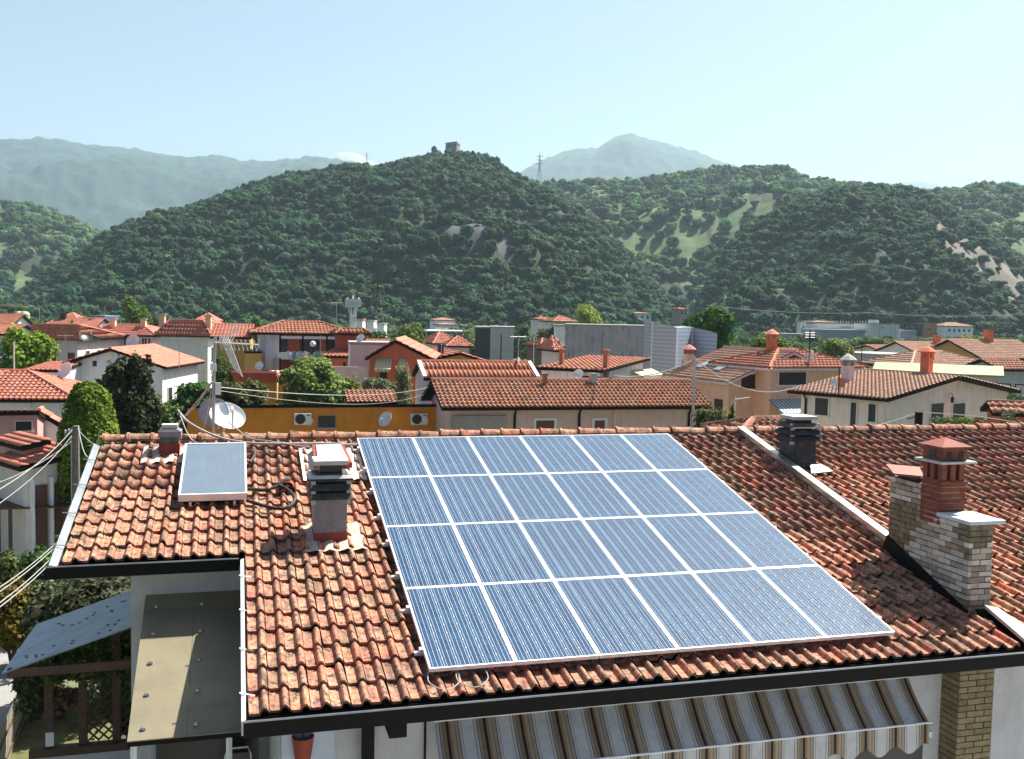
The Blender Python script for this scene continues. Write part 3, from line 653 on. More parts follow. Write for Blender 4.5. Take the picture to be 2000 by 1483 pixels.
# higher roof behind it
hr = house('row_house', 'tiled roof with pale verge boards rising just behind the long pink house', 'house', (828, 738), 1054, D=53, ang=0, kind='gx', R=(816, 706), rside='L', wall=W_pale, roof='rust', tiles='fine', tile=(.24, .9, .07), over=.2)
for x in (0.06, hr.W-.06):
    MB().slab([(x-.1, 0, hr.ze+.1), (x+.1, 0, hr.ze+.1), (x+.1, hr.yr, hr.zr+.1), (x-.1, hr.yr, hr.zr+.1)], .2).build('verge_board', M_wmetal, hr.t)
q = isect(hr.a+hr.vy*(hr.yr-.4), hr.vy, 1012, 712); dish('white satellite dish standing on the tiled roof with pale verge boards', tuple(q), .42, (-.95, .1, .35))
MB().slab([(0, 0, 0), (2.6, 0, 0), (2.6, 2.2, .5), (0, 2.2, .5)], .1)
hw_ = house('small_canopy_house', 'narrow tiled lean to roof showing above the orange annex', 'shed', (679, 786), 778, D=55, ang=0, kind='shed', d=1.9, rise=.55, wall=W_cream, roof='old', tiles='fine', tile=(.25, .34, .07), over=.1)
# gable with ochre wall
hy = house('gable_house', 'small ochre gable house whose apex peeps over the roofs in the middle', 'house', (815, 706), 955, D=74, ang=4, kind='gy', R=(900, 689), d=8, wall=W_yellow, roof='red', over=.35)
hy.chim(hy.xr-1.2, 1.5, .9, .4, M_dark, M_dark)
# right of it, low roof in front of the concrete block
hc = house('terrace_house', 'white walled house with rust tiles in front of the big concrete hall', 'house', (1042, 717), 1178, D=63, ang=-45, kind='shed', d=8, rise=.55, wall=W_white, roof='rust', over=.4)
hc.win('front', 2.6, 4.3, 4.2, 2.2, M_dark, None); hc.win('right', .5, 4.0, 1.0, 2.2, M_dark, None); hc.chim(hc.W*.25, hc.yr*.4, .9, .25, TM['rust'], TM['rust'])
hc.chim(hc.W*.93, hc.yr*.3, 1.0, .3, TM['rust'], TM['rust'])
q = isect(hc.a+hc.vy*.3, hc.vy, 1124, 731); dish('small white dish beside a flue in front of the white terrace house', tuple(q+np.array([0, -.6, 0])), .33, (-.5, -.75, .45))
def awning(label, h, f, px0, px1, pyt, pyb, out, m, scal=.22, drop=None):
    """sloping striped cloth with a hanging valance"""
    o = h.o
    if f == 'front': p0, n, ax = h.a+h.vy*o, h.vy, h.ux; nn = -h.vy
    else: p0, n, ax = h.a+h.ux*(h.W-o), h.ux, h.vy; nn = h.ux
    a = isect(p0, n, px0, pyt); b = isect(p0, n, px1, pyt); w_ = abs((b-a) @ ax); zt = a[2]; zb_ = zt-(drop or (pyb-pyt)*((a-CAM) @ _fw)/F_PX*.7)
    t = thing('awning', label, 'awning', tuple(a), math.atan2(ax[1], ax[0]))
    MB().slab([(0, -out, zb_-zt), (w_, -out, zb_-zt), (w_, -.02, 0), (0, -.02, 0)], .03).build('cloth', m, t)
    v = MB()
    for k in range(int(w_/.26)): v.box(k*.26+.02, k*.26+.24, -out-.02, -out-.005, zb_-zt-scal, zb_-zt-.03)
    v.build('valance', m, t); MB().tube([(0, -out, zb_-zt-.02), (w_, -out, zb_-zt-.02)], .03, 6).build('front_bar', M_wmetal, t)
    return t
awning('cream striped rounded awning at the white terrace house below the steel shed', hc, 'right', 1232, 1272, 724, 738, .9, M_awny)
# big peach house with two wings
h1 = house('villa', 'large peach villa with sandy tiles and skylights right of the steel shed', 'house', (1292, 732), (1420, 747), z=6.3, kind='gx', R=(1552, 687), rside='R', wall=W_peach, roof='tan', tiles='fine', tile=(.26, .38, .05), over=.5, fascia=W_pale)
h1.chim(h1.W*.08, h1.yr*.35, .8, .55, W_peach, TM['red'], 'hood', .6); h1.chim(h1.W*.72, h1.yr*.97, .8, .5, W_coral, TM['red'], 'hood', .6)
for k, (px, py) in enumerate(((1376, 712), (1412, 717))):
    for zz in [1]:
        nrm = np.cross(h1.ux, h1.vy*h1.yr+np.array([0, 0, h1.rise])); nrm /= np.linalg.norm(nrm); q = isect(h1.a+nrm*.1, nrm, px, py)
        u, v = (q-h1.a) @ h1.ux, (q-h1.a) @ h1.vy; zz = h1.ze+h1.rise*v/h1.yr
        sk_ = MB().slab([(u-.4, v-.55, zz-.55*h1.rise/h1.yr+.16), (u+.4, v-.55, zz-.55*h1.rise/h1.yr+.16), (u+.4, v+.55, zz+.55*h1.rise/h1.yr+.16), (u-.4, v+.55, zz+.55*h1.rise/h1.yr+.16)], .12).build('skylight', M_metal, h1.t)
h1.wpx('right', 1449, 1483, 734, 756, m=M_dark, fm=M_fascia, fr=.05); h1.wpx('front', 1395, 1412, 781, 810, m=M_dark, fm=None)
h2 = house('villa_wing', 'hipped wing of the peach villa with dark red tiles and a mast', 'house', (1503, 719), 1698, D=60.6, ang=8, kind='hip', d=6.5, rise=1.05, wall=W_peach, roof='rust', over=.5, tile=(.30, .42, .06), fascia=W_pale)
h2.wpx('front', 1520, 1574, 727, 752, m=M_dark, fm=M_wframe, fr=.04)
awning('blue and white striped awning on the peach villa wall', h2, 'front', 1500, 1566, 780, 805, 1.5, M_awnb, drop=.75)
q = P(1580, 708, 62.5); mt = thing('roof_antenna', 'thin aerial mast on the hipped red wing of the peach villa', 'antenna', (q[0], q[1], q[2])); MB().tube([(0, 0, -.3), (0, 0, 2.1)], .03, 6).build('pole', M_fascia, mt)
m_ = MB(); [m_.tube([(-.35, 0, 1.9-k*.15), (.35, 0, 1.9-k*.15)], .012, 4) for k in range(3)]; m_.build('elements', M_metal, mt)
dish('narrow white dish beside the mast on the hipped red roof', tuple(P(1586, 697, 62.5)), .42, (-.93, .25, .3), pole=.6)
# cream house on the right
h3_ = house('bungalow', 'cream bungalow with sandy tiles, dark shutters and a wide gable on the right', 'house', (1537, 762), (1735, 779), z=6.4, kind='gx', R=(1877, 735), rside='R', wall=W_cream, roof='tan', tiles='fine', tile=(.24, .37, .06), over=.55)
for a in ((1592, 1619, 779, 811), (1696, 1712, 790, 824)): h3_.wpx('front', *a, m=M_shutter, fr=.07)
h3_.wpx('front', 1661, 1674, 787, 834, m=M_shutter, fr=.05, name='door', sill=False)
h3_.wpx('right', 1816, 1842, 787, 822, m=M_shutter, fr=.06, sill=False, name='door'); h3_.wpx('right', 1858, 1884, 787, 832, m=M_shutter, fr=.06, sill=False, name='door')
h3_.chim(h3_.W*.22, h3_.yr*.52, .85, .5, W_pale, M_conc, 'hood', .5); h3_.chim(h3_.W*.62, h3_.yr*1.08, 1.0, .5, W_coral, TM['red'], 'hood', .5)
pipe(h3_, .9, 3, h3_.z-.1, M_fascia, .06)
q = isect(h3_.a+h3_.ux*(h3_.W-h3_.o), h3_.ux, 1851, 778); lt = thing('wall_lantern', 'black wall lantern between the two doors of the cream bungalow', 'lantern', tuple(q+h3_.ux*.02), math.atan2(h3_.ux[1], h3_.ux[0]))
MB().tube([(0, 0, .2), (.2, 0, .3), (.25, 0, .12)], .02, 6).build('bracket', M_blackm, lt); MB().lathe([(.02, .12), (.11, .05), (.09, -.2), (.02, -.25)], (.25, 0, 0), 6).build('lamp_head', M_blackm, lt)
q = Pz(1638, 757, 6.85); ma = thing('roof_antenna', 'short aerial with white and red panels on the sandy roof of the cream bungalow', 'antenna', tuple(q)); MB().tube([(0, 0, -.3), (0, 0, 1.0)], .035, 6).build('pole', M_blackm, ma)
MB().box(.15, .2, -.2, .25, .0, .5).build('red_panel', W_coral, ma); MB().lathe([(.001, 0), (.2, .05), (.21, .06)], (-.25, 0, .25), 12, (-.7, -.5, .4)).build('reflector', M_wmetal, ma)
hl = house('low_outbuilding', 'low tiled roof corner at the right edge behind white blossom', 'house', (1938, 806), 2060, D=48, ang=-28, kind='gx', d=2.4, rise=.45, wall=W_coral, roof='old', over=.3)
# small dark tiled roof peeping over the ridge
hs = house('garden_house', 'small hipped garden house roof peeping just over the main ridge', 'shed', (1440, 852), 1632, D=27, ang=0, kind='hip', d=2.2, rise=.32, wall=W_coral, roof='near', tiles='fine', over=.2)
# green roofed shed
hg = house('green_roofed_shed', 'long shed with pale green metal roof behind the cream bungalow', 'shed', (1703, 723), (1961, 733), z=6.6, kind='gx', d=5, rise=.6, wall=W_grey, roof='red', tiles=None, roofm=M_greenroof, over=.35)
for k in range(7): hg.win('front', 1.2+k*1.35+3, 5.0, .95, .9, M_metal, M_fascia, .08)
hg.win('right', .6, 4.6, 1.1, 1.3, M_steel, None)
# roofs further right
def small(name, label, A, Bx, D, ang, kind, R, wall, roof, d=8, rise=1.4, rside='L', over=.45, **k):
    return house(name, label, 'house', A, Bx, D=D, ang=ang, kind=kind, R=R, d=d, rise=rise, rside=rside, wall=wall, roof=roof, over=over, **k)
a = small('hipped_house', 'pinkish hipped roof with one chimney behind the green shed', (1778, 717), 1962, 92, 3, 'hip', None, W_cream, 'tan'); a.chim(a.W*.36, a.yr*.5, 1.2, .5, W_coral, TM['rust'], 'slab', .4)
small('flat_block', 'pale blue grey flat topped block left of the pinkish hipped roof', (1722, 692), 1812, 118, 8, 'flat', None, W_grey, 'red', d=9, rise=0, tiles=None, roofm=M_conc, over=.05)
a = small('far_house', 'sandy gable roof above the pinkish hipped roof, with a chimney at its centre', (1812, 700), 1935, 128, 6, 'gx', None, W_cream, 'tan', d=12, rise=2.0); a.chim(a.W*.62, a.yr*.9, 1.1, .7, W_coral, TM['rust'], 'slab', .4)
small('far_house', 'brownish low roof behind the pale blue grey block', (1742, 693), 1828, 140, 6, 'gx', None, W_cream, 'old', d=11, rise=1.2)
small('far_house', 'rusty long roof at the foot of the wooded right hill', (1885, 688), 1955, 175, 4, 'gx', None, W_pale, 'rust', d=14, rise=2.2)
a = small('yellow_house', 'yellow house with sandy roof cut by the right edge of the picture', (1918, 700), 2060, 112, 3, 'gx', None, W_yellow, 'tan', d=11, rise=2.0); a.chim(a.W*.55, a.yr*.95, 1.3, .8, W_coral, TM['rust'], 'slab', .4)
a.win('front', 2.2, 4.6, 1.0, 1.4)
small('far_house', 'low brown roof at the far right behind the green shed end', (1955, 722), 2030, 84, 0, 'gx', None, W_grey, 'old', d=5, rise=.8)
# ------------------------------------------------------------------ concrete block and steel shed
A0 = P(1105, 636, 92); bc = thing('concrete_hall', 'big windowless grey concrete hall with dark blotched lower band, in the middle distance', 'industrial hall', (A0[0], A0[1], 0), rad(-20))
wv = 8.5
MB().box(0, wv, 0, 9, 4, 9.45).build('upper_wall', mat('grey_concrete_panels', (.40, .41, .43), .9, var=.12, scale=.8, bump=.4, stain=.7, stain_col=(.10, .10, .10)), bc)
MB().box(.1, wv-.1, -.05, .0, 4.6, 7.0).build('lower_band', mat('blotched_concrete', (.42, .44, .46), .9, var=.2, scale=.8, stain=.95, stain_col=(.06, .06, .06)), bc); MB().box(-.1, wv+.1, -.12, 9.1, 9.45, 9.6).build('coping', M_conc, bc)  # lower band heavily blotched with near-black patches
FOOT.append((A0[:2], np.array([.94, -.34]), np.array([.34, .94]), wv, 9))
pl = [(1274, 628, 76), (1322, 640, 72), (1352, 639, 75), (1401, 651, 72)]; bs_ = thing('steel_shed', 'blue grey corrugated steel shed with slanting tops beside the concrete hall', 'industrial shed', tuple(P(1300, 640, 74)*[1, 1, 0]))
pp = [P(*q) for q in pl]; o3 = np.array(bs_.location)
for (a, b, nm) in ((0, 1, 'left_panel'), (1, 2, 'recessed_panel'), (2, 3, 'right_panel')):
    p, q = pp[a]-o3, pp[b]-o3; bk = np.array([1.5, 5, 0]); m_ = MB(); zp, zq = p[2], q[2]
    f4 = [p*[1, 1, 0], q*[1, 1, 0], (q+bk)*[1, 1, 0], (p+bk)*[1, 1, 0]]; t4 = [p, q, q+bk, p+bk]
    m_.hexa(f4, t4); m_.build('wall_panel', M_steel, bs_)
    MB().tube([p*[1, 1, 0]+[0, -.06, 3], p+[0, -.06, 0]], .07, 5).build('corner_trim', M_wmetal, bs_)
FOOT.append((P(1274, 640, 72)[:2], np.array([1, 0]), np.array([0, 1]), 6, 8))
# ------------------------------------------------------------------ left half of the town
# balcony house
hb = house('apartment_house', 'brown trimmed apartment house with laundry hung along its balcony', 'apartment house', (487, 650), 694, D=90, ang=0, kind='hip', R=(553, 627), rside='L', wall=W_white, roof='rust', over=.9, d=11)
for k, (x0, x1, m_) in enumerate(((545, 590, M_brickred), (588, 625, M_dark), (626, 690, M_brickred))): hb.wpx('front', x0, x1, 655, 690, m=m_, fm=None)
for x0, x1 in ((548, 562), (585, 600), (640, 655)): hb.wpx('front', x0, x1, 662, 688, m=M_dark, fm=None, dep=.08)
hb.wpx('front', 546, 600, 702, 722, m=M_brickred, fm=None)
ob = thing('balcony', 'long white balcony with dark posts on the apartment house front', 'balcony', tuple(hb.a+hb.ux*2.6+hb.vy*.0)); z0 = float(P(560, 692, 90)[2]-hb.a[2])
MB().box(0, 6.6, -.9, .88, z0-.5, z0-.35).build('floor_slab', W_white, ob); MB().box(0, 6.6, -.95, -.85, z0-.35, z0+.15).build('parapet', W_white, ob)
for x in (0.05, 2.1, 4.3, 6.4): MB().box(x, x+.16, -.94, -.78, z0-3, -.15).build('post', M_fascia, ob)
MB().box(0, 6.6, -.92, -.86, -.5, -.25).build('roller_blind', M_wmetal, ob)
rr = random.Random(3); LC = [(.75, .77, .8), (.2, .35, .5), (.55, .7, .75), (.8, .75, .8), (.15, .12, .14), (.25, .5, .45), (.7, .72, .78), (.45, .6, .75), (.8, .8, .8), (.3, .4, .6), (.7, .6, .65)]
LN = ['white', 'blue', 'pale blue', 'off white', 'black', 'green', 'grey white', 'sky blue', 'bright white', 'denim blue', 'pink']
for k in range(11):
    x = .7+k*.52; w_, h_ = rr.uniform(.28, .44), rr.uniform(.45, .95); m_ = MB(); nseg = 5
    vs = [(x+w_*i/nseg, -1.02+.03*math.sin(i*2+k), z0+.28-h_*j) for j in (0, 1) for i in range(nseg+1)]
    m_.add(vs, [(i, i+1, nseg+2+i, nseg+1+i) for i in range(nseg)]); m_.add([(a_, b_+.02, c_) for a_, b_, c_ in vs], [(nseg+1+i, nseg+2+i, i+1, i) for i in range(nseg)])
    o = m_.build('laundry', mat('cloth_%d' % k, LC[k], .9)); o.location = Vector(o.location)+Vector(hb.a+hb.ux*2.6); tag(o, LN[k]+' washing on the line of the apartment balcony, number %s from the left' % ['one', 'two', 'three', 'four', 'five', 'six', 'seven', 'eight', 'nine', 'ten', 'eleven'][k], 'laundry', 'laundry hung along the balcony')
hb.wpx('front', 517, 533, 652, 722, m=wallm('bluish_white', (.62, .68, .74)), fm=None, name='pilaster', dep=.5)
# small roof block joining
h_ = house('stair_block', 'brown brick stair block with a low tiled roof right of the balcony house', 'house', (655, 651), 725, D=84, ang=0, kind='hip', R=(668, 642), rside='L', wall=M_brickred, roof='rust', over=.4, d=5)
# coral house
hk = house('coral_house', 'coral red gabled house with yellow door awning, left of the centre', 'house', (625, 695), (714, 697), z=6.55, kind='gx', R=(762, 664), rside='R', wall=W_coral, roof='red', over=.4, d=12)
hk2 = house('coral_gable', 'orange red side gable with a small attic window, joined to the coral house', 'house', (712, 700), 850, D=66, ang=-14, kind='gy', R=(772, 664), d=9, wall=W_coral, roof='red', over=.3)
hk2.wpx('front', 815, 822, 684, 692, m=M_dark, fm=None); hk2.wpx('front', 742, 756, 712, 740, m=M_dark, fm=None, name='door'); hk2.win('front', .1, 2.6, .04, 2.2, M_fascia, None, name='downpipe')
hk.wpx('front', 670, 676, 708, 722, m=M_dark, fm=None)
MB().box(-2.5, .2, .15, .25, 2, hk2.z-.6).build('rendered_wall', W_pale, hk2.t)
awning('yellow cloth awning over the door of the coral gable', hk2, 'front', 735, 766, 700, 714, 1.1, M_awny, drop=.65)
awning('small yellow awning at the right end of the coral gable', hk2, 'front', 779, 795, 700, 712, .9, M_awny, drop=.5)
h_ = house('roof_terrace', 'flat terrace with pale parapet on top of the coral house', 'house', (683, 668), 770, D=74, ang=-4, kind='flat', d=4, rise=0, wall=W_pale, roof='red', tiles=None, roofm=M_conc, over=.05)
# ochre block behind the aerial
hq = house('ochre_block', 'ochre two storey block with red hipped roof behind the tall aerial', 'house', (410, 658), 492, D=96, ang=-4, kind='gx', d=9, rise=1.2, wall=W_yellow, roof='red', over=.35)
for x in (417, 440, 462): hq.wpx('front', x, x+5, 668, 681, m=M_dark, fm=None)
hq2 = house('ochre_annex', 'lower ochre wall with a thin drainpipe right of the ochre block', 'house', (478, 686), 512, D=88, ang=0, kind='flat', d=5, rise=0, wall=W_yellow, roof='red', tiles=None, roofm=M_fascia, over=.05)
hsd = house('red_shed', 'faded red metal roof of a garden shed among bushes behind the aerial', 'shed', (458, 745), 545, D=60, ang=-10, kind='gx', R=(540, 728), wall=W_yellow, roof='red', tiles=None, roofm=mat('faded_red_sheet', (.42, .09, .08), .6, var=.2), over=.15, d=4)
hsd2 = house('striped_shed', 'short red and white ribbed roof right of the faded red shed', 'shed', (528, 741), 577, D=61, ang=0, kind='shed', d=1.8, rise=.5, wall=W_yellow, roof='red', tiles=None, roofm=stripes('red_white_ribs', [(0, (.45, .08, .06)), (.55, (.62, .5, .46))], .3, 0), over=.1)
# white gable house
hw2 = house('gable_house', 'white gabled house with wide dark eaves behind the two garden trees', 'house', (103, 714), 326, D=74, ang=-14, kind='gy', R=(215, 681), R2=(303, 676), d=11, wall=W_white, roof='red', over=.5)
hw2.wpx('right', 340, 370, 742, 752, m=M_wmetal, fm=None, name='balcony_panel')
hw2.wpx('front', 181, 189, 705, 716, m=M_dark, fm=None)
# pink terrace with grey gable wall
ht = house('terraced_block', 'long pale pink terrace with rows of narrow windows and red hipped roof', 'apartment house', (155, 653), 305, D=116, ang=-16, kind='hip', R=(215, 633), rside='L', wall=W_pale, roof='red', over=.6, d=12)
for x in (166, 174, 181, 194, 200, 205, 243, 248, 254, 278, 283, 290): ht.wpx('front', x, x+3, 661, 674, m=M_dark, fm=None)
for x in (166, 180, 250): ht.wpx('front', x, x+5, 677, 688, m=M_dark, fm=None)
ht2 = house('grey_gabled_block', 'block with blank pale grey wall and broad red hipped roof behind the white gabled house', 'apartment house', (300, 655), 414, D=108, ang=-12, kind='hip', R=(332, 625), rside='L', wall=W_white, roof='red', over=.6, d=13)
for hh, xs in ((ht, (.35, .75)), (ht2, (.1, .9))):
    for f_ in xs: hh.chim(hh.W*f_, hh.yr*.8, .9, .6, W_peach, M_conc, 'slab', .5)
ht3 = house('left_block', 'pale block with red hipped roof right of the big round tree', 'apartment house', (60, 662), 156, D=104, ang=-16, kind='hip', R=(66, 633), rside='L', wall=W_pale, roof='red', over=.5, d=14)
for u in (1.2, 3.2): ht3.win('front', u, ht3.z-2.6, .8, 1.2, M_shut2)
for u in (2, 5, 8): ht3.win('right', u, ht3.z-2.6, .9, 1.3, M_shutter)
for u in (1.5, 4.5, 8): ht2.win('right', u, ht2.z-2.7, .9, 1.4, M_shutter)
for u in (1.2, 3.6): hw2.win('right', u, hw2.z-3.0, 1.0, 1.3, M_shutter)
small('far_house', 'broad red roof in the row behind the left pale block', (66, 643), 162, 150, -10, 'hip', None, W_cream, 'red', d=13, rise=2.6).chim(3, 4, .8, .8, M_dark, M_dark)
small('far_house', 'small red roof stretching left of the pink terrace', (130, 642), 185, 145, -10, 'gx', None, W_cream, 'red', d=10, rise=1.6)
a = small('pink_villa', 'small pink two storey villa with double hipped roof, left of the centre', (362, 637), 425, 165, -8, 'hip', None, W_pink, 'red', d=12, rise=1.6); a.wpx('front', 404, 412, 640, 648, m=M_dark, fm=None)
small('far_house', 'upper storey roof of the small pink villa', (378, 627), 420, 170, -8, 'hip', None, W_pink, 'red', d=9, rise=1.4)
small('far_house', 'flat brown roof at the left edge under the umbrella pine', (-40, 640), 18, 130, -10, 'gx', None, W_white, 'rust', d=10, rise=1.8)
small('far_house', 'low red roof at the left edge beside the round tree', (-50, 652), 24, 105, -10, 'gx', None, W_white, 'red', d=8, rise=1.0)
hx = house('white_turret_house', 'small white rendered house with red lean to roof and one brown window', 'house', (44, 722), 120, D=70, ang=-10, kind='shed', d=5, rise=.35, wall=W_white, roof='red', over=.1, tile=(.34, .5, .05)); hx.wpx('front', 63, 77, 727, 743, m=M_shut2, fr=.05)
house('pink_low_house', 'low pink walled house with red roof at the left edge before the round tree', 'house', (-30, 744), 31, D=66, ang=-10, kind='gx', d=4, rise=.6, wall=W_pink, roof='red', over=.2)
hz2 = house('striped_roof_house', 'white house with shining ribbed terracotta roof and roller blinds at the left', 'house', (-170, 779), 150, D=54, ang=-7, kind='hip', d=7.5, rise=1.35, wall=W_white, roof='red', tiles='fine', tile=(.3, .38, .07), over=.4)
for x0, x1 in ((0, 62), (82, 118)): hz2.wpx('front', x0, x1, 787, 802, m=M_wmetal, fm=None, dep=.12)
# pink corner house, near left
hn = house('corner_house', 'pink house with white side wall and barred window at the left edge', 'house', (-90, 804), 77, D=41.2, ang=2, kind='shed', d=4, rise=-.9, wall=W_pink, roof='red', over=.1, tile=(.25, .4, .05))
hn.wpx('front', 31, 62, 823, 841, m=M_dark, fm=W_pale, fr=.04)
hn2 = house('white_side_wing', 'white gabled side of the pink corner house under a dark sloping eave', 'house', (14, 843), 139, D=43.6, ang=2, kind='gy', R=(76, 802), d=1.0, wall=W_white, roof='red', over=.1)
hn3 = house('porch', 'red tiled porch roof on slim posts below the pink corner house', 'porch', (-26, 894), 36, D=38.2, ang=-58, W=3.2, kind='shed', d=2.5, rise=.4, wall=W_cream, roof='red', over=.35, tiles='fine')
for u in (.1, .8, 1.5): hn3.win('right', u, 0, .12, 3.7, W_white, None, name='post', dep=.25)
for u in (.35, 1.05): hn3.win('right', u, 0, .4, 3.4, M_wood, None, name='door', dep=.08)
hn4 = house('lean_to', 'upper red tiled lean to roof against the pink corner house', 'porch', (-20, 857), 50, D=39.6, ang=-58, W=3.2, kind='shed', d=1.1, rise=.2, wall=W_pink, roof='red', over=.2, tiles='fine')
for d_ in H: print(d_)
# dishes on the left town
dish('white dish on the ribbed roof beside the white turret house', tuple(P(131, 725, 60)), .55, (-.6, -.6, .4)); dish('large white dish in front of the pink terrace', tuple(P(261, 668, 80)), .6, (-.5, -.75, .35))
dish('black mesh dish tilted flat in front of the pink terrace', tuple(P(173, 666, 80)), .75, (.2, -.35, .9), m=M_dark); dish('little dish on the red eave right of the grey wall block', tuple(P(391, 641, 112)), .6, (-.5, -.7, .5))
dish('white dish low on the ochre annex corner', tuple(P(507, 715, 80)), .35, (-.4, -.8, .3)); dish('small dish on the parapet of the roof terrace', tuple(P(705, 662, 72)), .35, (-.6, -.6, .5))
# ------------------------------------------------------------------ far buildings under the hill
def wblock(name, label, cat, px0, px1, pyt, D, dd, m, zb=0.0, ang=0.0, parts=(), top=None):
    a, b = P(px0, pyt, D), P(px1, pyt, D); w_ = float(np.linalg.norm((b-a)[:2])); an = math.atan2((b-a)[1], (b-a)[0])+ang
    t = thing(name, label, cat, (a[0], a[1], 0), an); hgt = float((a[2]+b[2])/2); MB().box(0, w_, 0, dd, zb, hgt).build('wall', m, t)
    k = MB().box(-.15, w_+.15, -.15, dd+.15, hgt, hgt+.3).build('roof', top or M_conc, t); FOOT.append((a[:2], np.array([math.cos(an), math.sin(an)]), np.array([-math.sin(an), math.cos(an)]), w_, dd))
    s_ = w_/(px1-px0)
    for (x0, x1, y0, y1, mm, nm) in parts: MB().box((x0-px0)*s_, (x1-px0)*s_, -.12, -.01, hgt-(y1-pyt)*D/F_PX, hgt-(y0-pyt)*D/F_PX).build(nm, mm, t)
    return t, w_, hgt
M_bluew = wallm('blue_grey', (.26, .30, .38)); M_facw = wallm('factory_white', (.66, .68, .68), .1)
t, w_, hh = wblock('warehouse', 'long blue grey warehouse of the marble works below the right hill', 'warehouse', 1607, 1702, 646, 330, 25, M_bluew)
wblock('warehouse', 'blue grey warehouse end right of the tall white silos', 'warehouse', 1758, 1790, 647, 331, 25, M_bluew)
t, w_, hh = wblock('factory_office', 'white office building with the company name in big letters on its parapet', 'office building', 1598, 1700, 634, 350, 14, M_facw, parts=((1616, 1698, 643, 646, M_dark, 'window_band'),))
for k in range(18): MB().box(2+k*1.0, 2.08+k*1.0, .1, .2, hh, hh+1.4).build('railing_post', M_wmetal, t)
fc = bpy.data.curves.new('sign', 'FONT'); fc.body = 'CAMPOLONGHI'; fc.size = 1.08; fc.extrude = .06; fo = bpy.data.objects.new('tmp', fc); COL.objects.link(fo)
bpy.context.view_layer.update(); me = bpy.data.meshes.new_from_object(fo.evaluated_get(bpy.context.evaluated_depsgraph_get())); bpy.data.objects.remove(fo)
so_ = bpy.data.objects.new('lettering', me); COL.objects.link(so_); me.materials.clear(); me.materials.append(mat('green_lettering', (.08, .26, .26), .5)); so_.parent = t
so_.location = ((1640-1598)*350/F_PX, -.2, hh-1.35); so_.rotation_euler = (math.pi/2, 0, 0)
t, w_, hh = wblock('silo_block', 'tall white silo block with dark slit beside the company office', 'silo building', 1701, 1757, 634, 325, 16, M_facw, parts=((1722, 1726, 639, 641, M_dark, 'opening'), (1718, 1719, 634, 668, M_grey if False else M_metal, 'rib'), (1740, 1741, 634, 668, M_metal, 'rib'), (1748, 1749, 636, 668, M_metal, 'rib')))
MB().box(1, 3.4, 2, 5, hh, hh+1.5).build('roof_cabin', M_facw, t)
wblock('shed_row', 'low pale shed stretching left of the blue warehouse', 'shed', 1530, 1607, 654, 340, 10, M_bluew)
t, w_, hh = wblock('ochre_hopper', 'rusty orange hopper building beside the earth slope on the right', 'building', 1806, 1830, 633, 400, 10, mat('rusty_orange', (.42, .18, .05), .8, var=.2), parts=((1811, 1819, 642, 645, M_dark, 'opening'),))
wblock('brown_hopper', 'brown timber hopper left of the rusty orange one', 'building', 1795, 1805, 633, 402, 8, M_wood)
def tiny(label, px0, px1, ye, yb, D, wall, roof, rise=2.2, dd=10, nwin=3, ang=0):
    h = house('hillside_house', label, 'house', (px0, ye), px1, D=D, ang=ang, kind='hip', d=dd, rise=rise, wall=wall, roof=roof, tile=(.8, 1.2, .1) if D > 200 else (.4, .6, .06), over=.5)
    for k in range(nwin): h.win('front', h.W*(.12+.8*k/nwin), h.z-2.3, 1.0, 1.2, M_dark, None)
tiny('white bungalow with pale red roof standing clear at the foot of the right hill', 1845, 1905, 637, 650, 395, W_white, 'tan', 1.5, nwin=5)
tiny('white house with flat canopy at the hill foot, left of the dark cube', 847, 893, 625, 640, 330, W_white, 'tan', .8)
tiny('lower white house with pale terrace in front of the canopy house', 857, 900, 634, 642, 315, W_white, 'tan', .5)
tiny('cream house with small chimney under the dark wood in the centre', 1052, 1083, 624, 634, 290, W_cream, 'red', 1.0)
tiny('long red roofed house behind the bright poplar', 1080, 1135, 628, 638, 260, W_cream, 'red', 1.6, ang=4)
tiny('small white house with red roof right of the bright poplar', 1178, 1195, 614, 622, 420, W_white, 'red', .8, nwin=2)
tiny('white low house in the olive trees above the concrete hall', 1236, 1275, 612, 622, 440, W_white, 'tan', .6)
tiny('rose coloured house half hidden by trees right of the steel shed', 1327, 1345, 604, 612, 480, W_pink, 'red', 1.0, nwin=2)
tiny('white villa with red roof just above the marble works', 1606, 1626, 622, 630, 420, W_white, 'red', 1.5, nwin=2)
tiny('white flat villa behind the company letters', 1588, 1640, 629, 634, 400, W_white, 'tan', .5)
tiny('red roofed house with a chimney left of the dark cube', 846, 906, 671, 684, 138, W_pale, 'red', 1.6, 9, ang=5)
tiny('second red roof in front of the dark cube', 872, 925, 676, 684, 126, W_pale, 'red', 1.2, 8, ang=-8)
tiny('brown roofed cottage beside the concrete hall', 1056, 1100, 677, 690, 120, M_wood, 'rust', .9, 8)
tiny('small pink roof touching the concrete hall', 1084, 1110, 685, 700, 108, W_pale, 'red', 1.5, 7)
t, w_, hh = wblock('tower_house', 'narrow white tower left of the company office', 'tower', 1562, 1574, 630, 380, 4, M_facw, parts=((1568, 1571, 637, 641, M_dark, 'window'),))
wblock('dark_cube', 'black sided cube building beyond the olive trees', 'building', 928, 958, 641, 190, 12, mat('black_cladding', (.03, .03, .035), .6)); wblock('grey_cube', 'light grey rendered cube joined to the black one', 'building', 958, 1004, 641, 189, 12, W_grey)
t, w_, hh = wblock('truss_hall', 'open hall with white lattice trusses and ribbed roof behind the red roofs', 'hall', 828, 926, 649, 215, 14, M_dark, top=M_wmetal)
